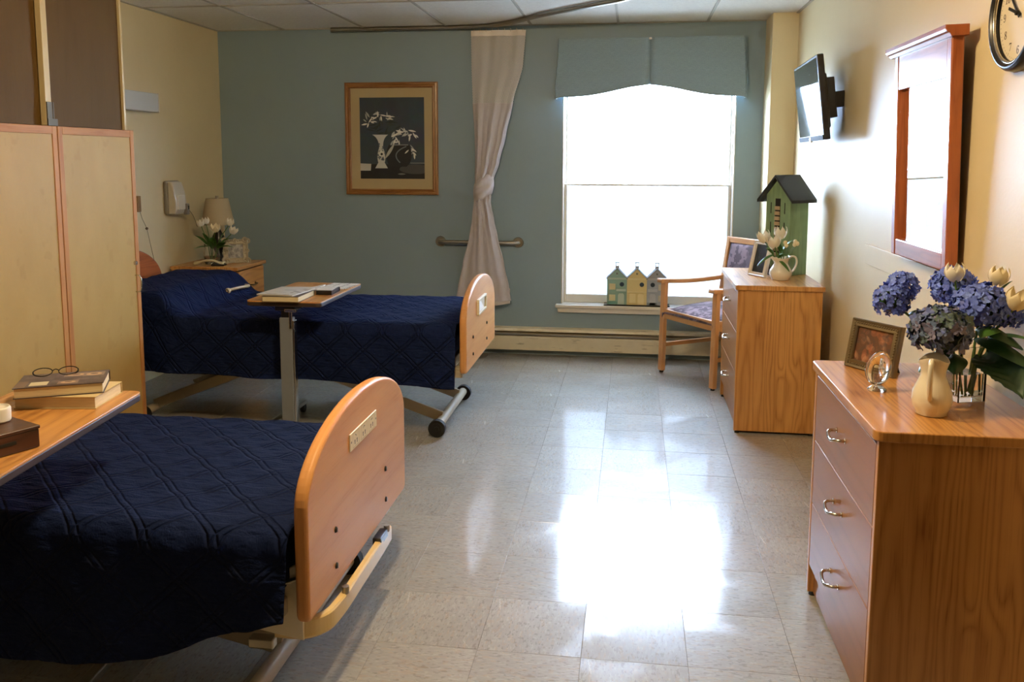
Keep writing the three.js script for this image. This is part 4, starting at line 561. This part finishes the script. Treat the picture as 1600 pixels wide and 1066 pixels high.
// ------------------------------------------------------------------ on the near dresser
const TOP = 0.79;
{
  const j = thing('jug', 'small cream ceramic jug on the near dresser', 'jug', [0.765, TOP, -2.262]); jugParts(j, 0.145, -1.15, M.ceramic, 0.76);
  // glass vase
  const vx = 0.895, vz = -2.43, v = thing('glass_vase', 'square clear glass vase holding the hydrangeas', 'vase', [vx, TOP, vz], 0.35), a = 0.042, b = 0.037, H = 0.15;
  const outer = new THREE.Shape([[-a, -a], [a, -a], [a, a], [-a, a]].map(([x, y]) => new THREE.Vector2(x, y))); outer.holes.push(new THREE.Path([[-b, -b], [-b, b], [b, b], [b, -b]].map(([x, y]) => new THREE.Vector2(x, y))));
  part('walls', [extrude(outer, H, 0.0008).rotateX(-Math.PI / 2)], M.crystal, v); part('glass_base', [span(-b + 0.0006, b - 0.0006, 0.0004, 0.016, -b + 0.0006, b - 0.0006, 0.001)], M.crystal, v); part('water', [span(-b + 0.0008, b - 0.0008, 0.0168, 0.075, -b + 0.0008, b - 0.0008, 0)], M.water, v);
  const blue = [[0.1, 0.16, 0.6], [0.13, 0.2, 0.68], [0.08, 0.12, 0.5], [0.16, 0.25, 0.72]], faded = [[0.1, 0.15, 0.27], [0.13, 0.17, 0.32], [0.08, 0.12, 0.2], [0.18, 0.17, 0.27], [0.09, 0.14, 0.14], [0.12, 0.16, 0.42]];
  const rt = (x, z) => V(vx + x, TOP + 0.019, vz + z);
  hydrangea('vivid blue hydrangea head leaning away from the other blooms towards the window', rt(-0.02, -0.01), V(0.708, 1.052, -2.45), 0.046, blue, 31, 300, [[0.8, V(0.6, 0.3, 0.3), 0.06, 0.035, 0.2]], 1.0, [0.03, 0.036, -0.01, 0.88]);
  hydrangea('faded grey blue hydrangea head drooping beside the cream jug', rt(-0.01, 0.022), V(0.792, 1.0, -2.31), 0.072, faded, 33, 280, [[0.62, V(-0.7, -0.25, 0.35), 0.11, 0.055, 0.2], [0.5, V(-0.25, -0.2, 0.8), 0.08, 0.06, 0.2]], 0.8);
  hydrangea('blue hydrangea head just behind the upright white tulip', rt(0.005, -0.015), V(0.872, 1.09, -2.47), 0.055, blue, 35, 220, [], 0.95);
  hydrangea('large blue hydrangea head under the two cream tulips', rt(0.02, 0.01), V(0.905, 1.055, -2.36), 0.068, blue, 37, 270, [[0.6, V(0.5, -0.12, 0.55), 0.17, 0.085, 0.2], [0.72, V(0.5, 0.05, 0.7), 0.12, 0.07, 0.3]], 0.85);
  hydrangea('small blue hydrangea head low against the wall', rt(0.022, -0.012), V(0.992, 1.025, -2.41), 0.04, blue, 39, 160, [[0.65, V(0.3, 0.1, 0.4), 0.1, 0.06, 0.3]], 0.9);
  const lv = thing('hydrangea_leaf', 'large dark green serrated leaf hanging from the glass vase', 'leaf', [0.93, 0.925, -2.4]);
  part('stalk', [tube([V(-0.03, -0.11, -0.02), V(-0.015, -0.04, -0.01), V(0, 0, 0)], 0.0028, 12, 6)], M.stem, lv);
  part('blade', [sheet(10, 40, (u, t) => { const ser = 1 + 0.035 * Math.sin(t * 110), w = 0.105 * Math.pow(Math.sin(Math.PI * Math.pow(clamp(t * 0.96 + 0.02), 0.72)), 0.75) * ser, d = V(0.16, -0.3, 0.78).normalize(), s = V(0.9, 0.35, -0.05).normalize(); const p = d.multiplyScalar(0.19 * t).addScaledVector(s, (u - 0.5) * w); p.y += 0.02 * Math.sin(t * 3.1) - 0.012 * (1 - Math.abs(2 * u - 1)) + 0.002 * Math.sin(t * 40 + Math.abs(u - 0.5) * 18); return p; }, 0.0012)], M.leafDark, lv);
  tulip('white tulip standing upright above the blue hydrangeas', 'tulips in the glass vase', rt(0, 0.006), V(0.852, 1.118, -2.4), 0.05, M.tulip, 0.12, 41, [[0.74, V(-0.15, 0.8, 0.3), 0.075, 0.032, 0.1], [0.7, V(0.25, 0.8, 0.35), 0.085, 0.036, 0.2]]);
  tulip('cream tulip beside the wall under the clock', 'tulips in the glass vase', rt(0.012, 0.0), V(0.955, 1.11, -2.4), 0.052, M.tulipCream, 0.15, 43, [[0.82, V(0.5, 0.8, 0.25), 0.09, 0.024, 0.1]]);
  tulip('cream tulip tipped over at the end of the bunch', 'tulips in the glass vase', rt(0.012, 0.02), V(0.965, 1.062, -2.31), 0.056, M.tulipCream, 0.3, 45, [[0.6, V(0.4, 0.3, 0.5), 0.12, 0.03, 0.3], [0.7, V(-0.5, 0.2, 0.6), 0.1, 0.05, 0.3]]);
  // crystal egg
  const e = thing('crystal_egg', 'clear crystal egg on a small foot in front of the photo frame', 'paperweight', [0.69, TOP, -2.475]);
  const eg = new THREE.SphereGeometry(1, 32, 24), p = eg.attributes.position; for (let i = 0; i < p.count; i++) { const y = p.getY(i), k = 1 - 0.12 * y; p.setXYZ(i, p.getX(i) * 0.034 * k, y * 0.05, p.getZ(i) * 0.026 * k); } eg.computeVertexNormals(); eg.rotateZ(-0.22); eg.translate(0.002, 0.066, 0);
  part('egg', [eg], M.crystal, e); part('foot', [lathe([[0, 0], [0.024, 0], [0.026, 0.006], [0.018, 0.012], [0.013, 0.0175], [0, 0.0175]], 28)], M.crystal, e);
  const ring = new THREE.TorusGeometry(0.022, 0.004, 8, 28); ring.scale(0.7, 1, 1); ring.rotateY(1.2); ring.translate(0.008, 0.066, 0); part('cut_ring', [ring], phy({ color: 0xffffff, roughness: 0.05, metalness: 0.9 }), e);
  // ornate photo frame
  const f = thing('photo_frame', 'ornate pewter photo frame leaning on the near dresser', 'photo frame', [0.727, TOP, -2.7], -0.985);
  frameParts(f, 0.185, 0.155, 0.026, -0.2, phy({ color: 0x7d6f54, metalness: 0.75, roughness: 0.42 }), photoTex(3, [[92, 60, 44], [168, 96, 66], [60, 52, 58], [190, 150, 120]]), 'beads');
  part('easel', [extrude([[-0.03, 0], [0.03, 0], [0.022, 0.11], [-0.022, 0.11]], 0.004, 0.0005).rotateX(0.38).translate(0.02, 0, -0.075)], M.black, f);
}
function photoTex(seed, pal) { const R = mulberry(seed); return canvasTex(128, 96, (g, W, H) => { g.fillStyle = `rgb(${pal[0]})`; g.fillRect(0, 0, W, H); for (let k = 0; k < 90; k++) { g.globalAlpha = 0.35; g.fillStyle = `rgb(${pal[Math.floor(R() * pal.length)]})`; g.beginPath(); g.ellipse(R() * W, R() * H, 3 + R() * 16, 3 + R() * 12, R() * 3, 0, 7); g.fill(); } g.globalAlpha = 1; }); }
function frameParts(f, w, h, b, lean, mat, photo, style) {
  const tiltAll = (g) => g.translate(0, h / 2, 0).rotateX(lean);
  const fr = part('frame', mitred(w, h, [[0, -0.008], [0, 0.006], [0.003, 0.011], [b * 0.45, 0.007], [b - 0.003, 0.01], [b, 0.006], [b, -0.008]]).map(tiltAll), mat, f);
  if (style === 'beads') { const bg = []; for (const [L, H, t] of [[w, h, 0], [h, w, 1]]) for (const s of [-1, 1]) for (let q = -L / 2 + b * 0.5; q <= L / 2 - b * 0.5; q += 0.0085) { const s1 = new THREE.SphereGeometry(0.0034, 6, 5); s1.translate(t ? s * (H / 2 - b * 0.5) : q, t ? q : s * (H / 2 - b * 0.5), 0.008); bg.push(tiltAll(s1)); } const o = part('beading', bg, mat, fr); o.userData.kind = 'stuff'; }
  if (style === 'scroll') for (const [x, y] of [[-1, -1], [1, -1], [-1, 1], [1, 1], [0, 1], [0, -1], [-1, 0], [1, 0]]) { const c = x && y, g = new THREE.TorusKnotGeometry(c ? b * 0.5 : b * 0.36, c ? b * 0.2 : b * 0.14, 40, 6, 2, 3).scale(1, 1, 0.5); g.translate(x * (w / 2 - b * 0.42), y * (h / 2 - b * 0.42), 0.008); part('scroll', [tiltAll(g)], mat, fr); }
  const ph = new THREE.PlaneGeometry(w - 2 * b + 0.004, h - 2 * b + 0.004); ph.translate(0, 0, 0.001); part('photo', [tiltAll(ph)], phy({ map: photo, roughness: 0.4, clearcoat: 0.8, clearcoatRoughness: 0.05 }), f);
  part('backing', [tiltAll(box(w - b, h - b, 0.004, 0, 0, -0.006, 0))], M.black, f);
}
// ------------------------------------------------------------------ on the far dresser
{
  const f = thing('photo_frame', 'white photo frame leaning beside the small white jug', 'photo frame', [0.694, TOP, -4.895], -1.05); frameParts(f, 0.145, 0.2, 0.022, -0.22, M.white, photoTex(9, [[52, 60, 68], [34, 40, 50], [86, 96, 98], [24, 26, 34]]), '');
  part('easel', [extrude([[-0.025, 0], [0.025, 0], [0.018, 0.14], [-0.018, 0.14]], 0.004, 0.0005).rotateX(0.36).translate(0, 0, -0.095)], M.black, f);
  const j = thing('jug', 'small white jug of tulips on the far dresser', 'jug', [0.8, TOP, -4.765]); jugParts(j, 0.125, 3.0, phy({ color: 0xe9e6dc, roughness: 0.25, clearcoat: 0.8, clearcoatRoughness: 0.08 }), 1.1);
  const r = (x, z) => V(0.8 + x, TOP + 0.012, -4.765 + z), G = 'tulips in the small white jug';
  tulip('white open tulip leaning towards the window on the far dresser', G, r(-0.006, 0), V(0.712, 0.995, -4.75), 0.066, M.tulip, 0.5, 51, [[0.62, V(-0.3, 0.5, 0.3), 0.1, 0.03, 0.4], [0.6, V(-0.6, -0.1, 0.3), 0.1, 0.032, 0.4]]);
  tulip('white tulip in front of the green house', G, r(0, 0.006), V(0.757, 0.972, -4.72), 0.068, M.tulip, 0.35, 53, [[0.6, V(0.2, 0.5, 0.4), 0.1, 0.034, 0.5], [0.55, V(0.4, -0.2, 0.5), 0.08, 0.03, 0.4]]);
  tulip('tallest white tulip in the small white jug', G, r(0.004, -0.004), V(0.792, 1.015, -4.765), 0.068, M.tulip, 0.25, 55, [[0.6, V(0.35, 0.7, 0.1), 0.13, 0.04, 0.3], [0.64, V(-0.2, 0.7, 0.3), 0.09, 0.03, 0.3]]);
  const sp = thing('bud_sprig', 'sprig of small yellow buds in the white jug', 'flower', [0.805, TOP + 0.012, -4.765]);
  for (const [x, y, z] of [[0.065, 0.19, 0.0], [0.06, 0.175, 0.01], [0.01, 0.185, 0.02], [0.015, 0.17, 0.02], [0.075, 0.18, 0.005]]) { const s = part('stem', [tube([V(0.01, 0, 0), V(x * 0.4, y * 0.6, z * 0.4), V(x, y, z)], 0.0014, 14, 6)], M.stem, sp); part('bud', [new THREE.SphereGeometry(0.011, 12, 10).scale(1, 1.15, 1).translate(x, y + 0.006, z)], M.tulipCream, s); }
  // butterfly house
  const h = thing('butterfly_house', 'tall green wooden house with dark pitched roof on the far dresser', 'birdhouse', [0.868, TOP, -5.03], -0.84);
  const gr = phy({ map: tex(256, 512, 0.25, 0.5, (u, v) => { const n = (fbm(u * 20, v * 3, 231, 3, 20, 3) - 0.5) * 26 + (fbm(u * 4, v * 6, 233, 3, 4, 6) - 0.5) * 22; return [126 + n, 152 + n, 112 + n * 0.8]; }), roughness: 0.7 });
  const W = 0.083, D = 0.078, E = 0.455, P = 0.55;
  part('body', [metreUV(extrude([[-W, 0.0], [W, 0.0], [W, E], [0, P], [-W, E]], 2 * D, 0.001).translate(0, 0, -D), 'y')], gr, h);
  const slate = std({ color: 0x2b2e31, roughness: 0.7 });
  for (const s of [-1, 1]) { const sl = (P - E) / W, len = W + 0.038, y0 = P + 0.012, g = extrude([[0, 0], [len, -len * sl], [len, -len * sl - 0.016], [0, -0.016]].map(([x, y]) => [s * x, y0 + y]), 2 * D + 0.06, 0.001).translate(0, 0, -D - 0.022); part('roof_board', [g], slate, h); }
  part('ladder_slot', [span(-0.02, 0.014, 0.1, 0.43, D, D + 0.002, 0)], M.dark, h);
  const peg = std({ color: 0xb59c76, roughness: 0.8 }); for (let k = 0; k < 10; k++) part('rung', [span(-0.02, 0.014, 0.105 + k * 0.029, 0.126 + k * 0.029, D + 0.001, D + 0.009, 0.002)], peg, h);
  for (const x of [-0.05, 0.044]) for (const y of [0.235, 0.345]) part('slit', [span(x - 0.0025, x + 0.0025, y, y + 0.062, D, D + 0.0015, 0)], M.dark, h);
  for (let k = 0; k < 9; k++) { const R = mulberry(300 + k); part('painted_leaf', [leafGeo(V(-0.06 + R() * 0.12, 0.02 + R() * 0.1, D + 0.003), V((R() - 0.5), 0.8, 0.02), 0.05 + R() * 0.03, 0.016, 0.05, Math.PI / 2 * 0)], M.leafDark, h); }
}
// ------------------------------------------------------------------ on the nightstand
{
  const y0 = 0.715, l = thing('table_lamp', 'table lamp with pale fabric shade on the nightstand', 'lamp', [-2.88, y0, -5.66]);
  part('shade', [lathe([[0.112, 0.262], [0.076, 0.445], [0.074, 0.445], [0.11, 0.262], [0.112, 0.262]], 40)], std({ color: 0xb7a88c, roughness: 0.9, side: THREE.DoubleSide }), l);
  part('base', [lathe([[0, 0], [0.062, 0], [0.064, 0.012], [0.03, 0.028], [0.022, 0.06], [0.044, 0.12], [0.04, 0.18], [0.016, 0.225], [0.012, 0.27], [0, 0.27]], 32)], M.black, l);
  part('harp', [tube([V(0.012, 0.265, 0), V(0.05, 0.3, 0), V(0.05, 0.38, 0), V(0, 0.435, 0), V(-0.05, 0.38, 0), V(-0.05, 0.3, 0), V(-0.012, 0.265, 0)], 0.002, 40, 6), cyl(0.01, 0.01, 0.025, 0, 0.45, 0, 10)], M.steel, l);
  const v = thing('glass_jar', 'round clear glass vase holding tulips on the nightstand', 'vase', [-2.86, y0, -5.52]);
  part('walls', [lathe([[0.0, 0.0], [0.045, 0.0], [0.052, 0.02], [0.054, 0.06], [0.046, 0.11], [0.05, 0.14], [0.047, 0.14], [0.043, 0.11], [0.05, 0.06], [0.047, 0.022], [0.0, 0.014]], 36)], M.crystal, v);
  const r = (x, z) => V(-2.86 + x, y0 + 0.017, -5.52 + z), G = 'tulips on the nightstand';
  const L = (a, b, c, len = 0.15, w = 0.055) => [0.4, V(a, b, c), len, w, 0.3];
  tulip('white tulip nodding over the nightstand towards the headboard', G, r(-0.01, 0), V(-2.93, 0.975, -5.52), 0.05, M.tulip, 0.3, 61, [L(-0.5, 0.8, 0.2), L(-0.9, 0.15, 0.3, 0.1, 0.03)]);
  tulip('white tulip highest of the leftmost pair on the nightstand', G, r(-0.005, -0.01), V(-2.905, 0.99, -5.54), 0.05, M.tulip, 0.2, 62, [L(-0.2, 0.9, 0.3)]);
  tulip('pale yellow open tulip in the middle of the nightstand bunch', G, r(0.004, 0.01), V(-2.795, 0.945, -5.45), 0.058, M.tulipCream, 0.6, 63, [L(0.2, 0.8, 0.4), L(0.0, 0.8, 0.5, 0.12, 0.045)]);
  tulip('white tulip standing against the lamp shade', G, r(0.01, -0.005), V(-2.73, 0.985, -5.52), 0.052, M.tulip, 0.25, 64, [L(0.7, 0.6, 0.0, 0.15, 0.032)]);
  tulip('white tulip drooping over the silver photo frame', G, r(0.014, 0.004), V(-2.7, 0.93, -5.5), 0.052, M.tulip, 0.5, 65, [L(0.8, 0.35, 0.2, 0.14, 0.032), L(0.5, 0.6, 0.5)]);
  const p = thing('telephone', 'cream telephone handset lying on the nightstand edge', 'telephone', [-2.835, y0, -5.43], 0.12);
  part('handset', [sheet(12, 36, (u, t) => { const a = u * Math.PI * 2, x = mix(-0.105, 0.105, t), e = Math.abs(2 * t - 1), w = mix(0.016, 0.026, smooth(0.5, 0.85, e)) * Math.sqrt(clamp((1.02 - e) * 14, 0, 1)), hh = mix(0.009, 0.014, smooth(0.55, 0.85, e)) * Math.sqrt(clamp((1.02 - e) * 14, 0, 1)); return V(x, 0.034 - 0.02 * smooth(0.2, 0.9, e) + Math.sin(a) * hh, Math.cos(a) * w); }, 0)], phy({ color: 0xcdbf97, roughness: 0.35, clearcoat: 0.4, side: THREE.DoubleSide }), p);
  part('base', [span(0.02, 0.11, 0.0, 0.012, -0.028, 0.03, 0.004)], M.black, p);
  const f = thing('photo_frame', 'silver scrollwork photo frame on the nightstand', 'photo frame', [-2.725, y0, -5.6], 0.5); frameParts(f, 0.165, 0.165, 0.034, -0.18, phy({ color: 0xb3a890, metalness: 0.35, roughness: 0.45 }), photoTex(15, [[150, 150, 144], [70, 68, 74], [190, 188, 178], [48, 44, 52]]), 'scroll');
  part('easel', [extrude([[-0.025, 0], [0.025, 0], [0.018, 0.12], [-0.018, 0.12]], 0.004, 0.0005).rotateX(0.36).translate(0, 0, -0.075)], M.black, f);
}
// ------------------------------------------------------------------ books and small things on the overbed tables
function book(name, label, cat, x, y, z, w, d, h, turn, coverTop, coverMat, group) {          // w along local x, d along local z
  const b = thing(name, label, cat, [x, y, z], turn, group);
  part('pages', [box(w - 0.006, h - 0.004, d - 0.006, 0, h / 2, 0, 0.0005, 'y')], M.page, b);
  part('cover', [box(w, 0.0018, d, 0, h - 0.001, 0, 0.0004), box(w, 0.0018, d, 0, 0.001, 0, 0.0004), box(w, h, 0.002, 0, h / 2, -d / 2, 0.0004)], coverMat, b);
  if (coverTop) { const g = new THREE.PlaneGeometry(w - 0.002, d - 0.002); g.rotateX(-Math.PI / 2); g.translate(0, h + 0.0003, 0); part('cover_print', g, phy({ map: coverTop, roughness: 0.4, clearcoat: 0.4, clearcoatRoughness: 0.2 }), b); }
  return b;
}
{
  const cover = canvasTex(256, 192, (g, W, H) => { const R = mulberry(77); g.fillStyle = '#4f4448'; g.fillRect(0, 0, W, H); for (let k = 0; k < 60; k++) { g.globalAlpha = 0.4; g.fillStyle = ['#6b5a60', '#3a3236', '#85716f', '#2d2a30'][k % 4]; g.fillRect(R() * W, R() * H, 10 + R() * 40, 8 + R() * 30); } g.globalAlpha = 1; g.fillStyle = '#d4cba8'; g.fillRect(40, 120, 52, 52); g.fillStyle = '#6f5b4c'; g.fillRect(0, 100, 32, 90); for (const [x, y, a, b] of [[160, 45, 26, 18], [215, 50, 24, 20], [150, 150, 22, 14]]) { g.fillStyle = '#8d7a6e'; g.fillRect(x - a - 8, y - b - 8, 2 * a + 16, 2 * b + 16); g.fillStyle = '#cdab86'; g.beginPath(); g.ellipse(x, y, a, b, 0, 0, 7); g.fill(); g.fillStyle = '#59443a'; g.beginPath(); g.ellipse(x, y - 4, a * 0.5, b * 0.45, 0, 0, 7); g.fill(); } });
  const y0 = 0.7505;
  book('book', 'thick hardback under the patterned book on the near overbed table', 'book', -1.575, y0, -2.178, 0.225, 0.165, 0.034, 0.15, null, std({ color: 0xcbb688, roughness: 0.7 }), 'books on the near overbed table');
  book('book', 'patterned photo-cover book lying askew on top of a hardback', 'book', -1.588, y0 + 0.0345, -2.172, 0.225, 0.155, 0.03, 0.47, cover, std({ color: 0x43383c, roughness: 0.6 }), 'books on the near overbed table');
  const e = thing('eyeglasses', 'pair of folded wire eyeglasses on the patterned book', 'eyeglasses', [-1.622, y0 + 0.0685, -2.185], 0.5), lens = phy({ color: 0xffffff, transmission: 1, thickness: 0, roughness: 0.02 }); e.rotation.set(-1.05, 0.5, 0, 'YXZ');
  for (const s of [-1, 1]) { const pts = []; for (let k = 0; k < 24; k++) { const a = k / 24 * Math.PI * 2; pts.push(V(s * 0.033 + Math.cos(a) * 0.025, 0.019 + Math.sin(a) * 0.017, 0)); } part('lens_rim', [tube(pts, 0.0014, 40, 6, true)], M.dark, e); part('lens', [new THREE.CircleGeometry(1, 24).scale(0.0245, 0.0165, 1).translate(s * 0.033, 0.019, 0)], lens, e); part('temple', [tube([V(s * 0.058, 0.024, 0), V(s * 0.056, 0.024, -0.012), V(s * 0.02, 0.018, -0.02 - (s > 0 ? 0.004 : 0)), V(-s * 0.04, 0.006, -0.018 - (s > 0 ? 0.004 : 0))], 0.0014, 30, 6)], M.dark, e); }
  part('bridge', [tube([V(-0.009, 0.022, 0), V(0, 0.026, 0.002), V(0.009, 0.022, 0)], 0.0014, 12, 6)], M.dark, e);
  const b = thing('wooden_box', 'dark wooden box with a slot on the near overbed table', 'box', [-1.492, y0, -1.775], -0.42 + Math.PI / 2);
  part('body', [box(0.2, 0.045, 0.16, -0.03, 0.0235, 0, 0.003, 'x')], M.darkWood, b); part('lid', [box(0.204, 0.008, 0.164, -0.03, 0.05, 0, 0.002, 'x')], M.darkWood, b); part('slot', [box(0.07, 0.008, 0.002, -0.02, 0.026, 0.0802, 0.0005)], M.dark, b);
  const c = thing('white_candle', 'short white candle jar standing on the dark wooden box', 'candle', [-1.508, y0 + 0.0545, -1.815]);
  part('jar', [lathe([[0, 0], [0.029, 0], [0.031, 0.004], [0.0315, 0.032], [0.029, 0.036], [0.026, 0.036], [0.025, 0.031], [0, 0.031]], 36)], phy({ color: 0xe8e2d6, roughness: 0.5 }), c); part('wick', [rod(V(0, 0.03, 0), V(0.001, 0.037, 0), 0.001, 6)], M.dark, c); part('red_mark', [span(-0.02, -0.012, 0.0355, 0.0372, 0.0, 0.006, 0.0005)], std({ color: 0xa03028, roughness: 0.5 }), c);

  const mag = canvasTex(192, 256, (g, W, H) => { g.fillStyle = '#d9d6d0'; g.fillRect(0, 0, W, H); const R = mulberry(5); for (let k = 0; k < 22; k++) { g.fillStyle = ['#7b756e', '#a59d94', '#efece6', '#6a4a38', '#9aa0a4'][Math.floor(R() * 5)]; g.globalAlpha = 0.6; g.fillRect(R() * W, R() * H, 14 + R() * 60, 5 + R() * 22); } g.globalAlpha = 1; });
  const cards = canvasTex(256, 256, (g, W, H) => { g.fillStyle = '#4a463e'; g.fillRect(0, 0, W, H); for (let i = 0; i < 3; i++) for (let j = 0; j < 3; j++) { g.fillStyle = '#dedad0'; g.fillRect(6 + i * 84, 6 + j * 84, 76, 76); g.fillStyle = '#8c877c'; g.fillRect(20 + i * 84, 22 + j * 84, 44, 4); g.fillRect(20 + i * 84, 36 + j * 84, 30, 4); } });
  book('book', 'thick paperback under the white magazine on the far overbed table', 'book', -1.672, y0, -3.985, 0.185, 0.22, 0.028, 0.02, null, std({ color: 0x5a5148, roughness: 0.6 }), 'reading on the far overbed table');
  book('magazine', 'white magazine lying on the thick paperback', 'magazine', -1.69, y0 + 0.0285, -4.01, 0.19, 0.25, 0.006, -0.1, mag, std({ color: 0xd8d5ce, roughness: 0.5 }), 'reading on the far overbed table');
  const roll = thing('magazine', 'rolled-edge magazine behind the thick paperback', 'magazine', [-1.7, y0, -4.24], 0.1); roll.userData.group = 'reading on the far overbed table';
  part('sheets', [sheet(24, 4, (u, t) => { const a = u * 1.0; return V(mix(-0.11, 0.1, u), 0.008 + 0.014 * smooth(0.6, 1, u), mix(0.08, -0.08, t)); }, 0.006)], std({ map: mag, roughness: 0.5 }), roll);
  book('book', 'black case with pale top on the far overbed table', 'book', -1.545, y0, -4.19, 0.085, 0.14, 0.022, 0.05, null, M.black, 'reading on the far overbed table').children[0].material = M.black;
  const bp = canvasTex(64, 64, (g) => { g.fillStyle = '#cfcabf'; g.fillRect(0, 0, 64, 64); g.fillStyle = '#77706a'; g.fillRect(8, 12, 40, 6); g.fillRect(8, 28, 30, 5); });
  solo('leaflet', 'small printed leaflet on the black case', 'leaflet', [(() => { const g = box(0.08, 0.002, 0.13, 0, 0, 0, 0.0004); g.rotateY(0.1); g.translate(-1.547, y0 + 0.0235, -4.19); return g; })()], std({ map: bp, roughness: 0.6 }));
  const sh = new THREE.BoxGeometry(0.15, 0.003, 0.2); const u = sh.attributes.uv; sh.rotateY(-0.08); sh.translate(-1.565, y0 + 0.0016, -4.42); solo('card_sheet', 'white sheet printed with a grid of cards at the table end', 'paper', [sh], std({ map: cards, roughness: 0.6 }));
  // cream crook lying on the quilt
  const k = thing('walking_stick', 'cream crook-ended stick lying on the far bed by the table', 'stick', [-2.33, 0.645, -4.72]);
  part('shaft', [tube([V(-0.05, 0.012, -0.27), V(0.02, 0.02, -0.18), V(0.01, 0.025, -0.08), V(-0.015, 0.02, -0.02), V(-0.02, 0.017, 0.0)], 0.009, 40, 10)], phy({ color: 0xcdbb98, roughness: 0.4, clearcoat: 0.3 }), k);
  part('tip', [new THREE.SphereGeometry(0.017, 18, 14).translate(-0.021, 0.017, 0.005)], phy({ color: 0xd9c9a8, roughness: 0.4 }), k); part('tip_ring', [new THREE.TorusGeometry(0.009, 0.003, 8, 18).translate(-0.021, 0.017, 0.02)], M.darkEdge, k);
}
renderer.render(scene, camera);
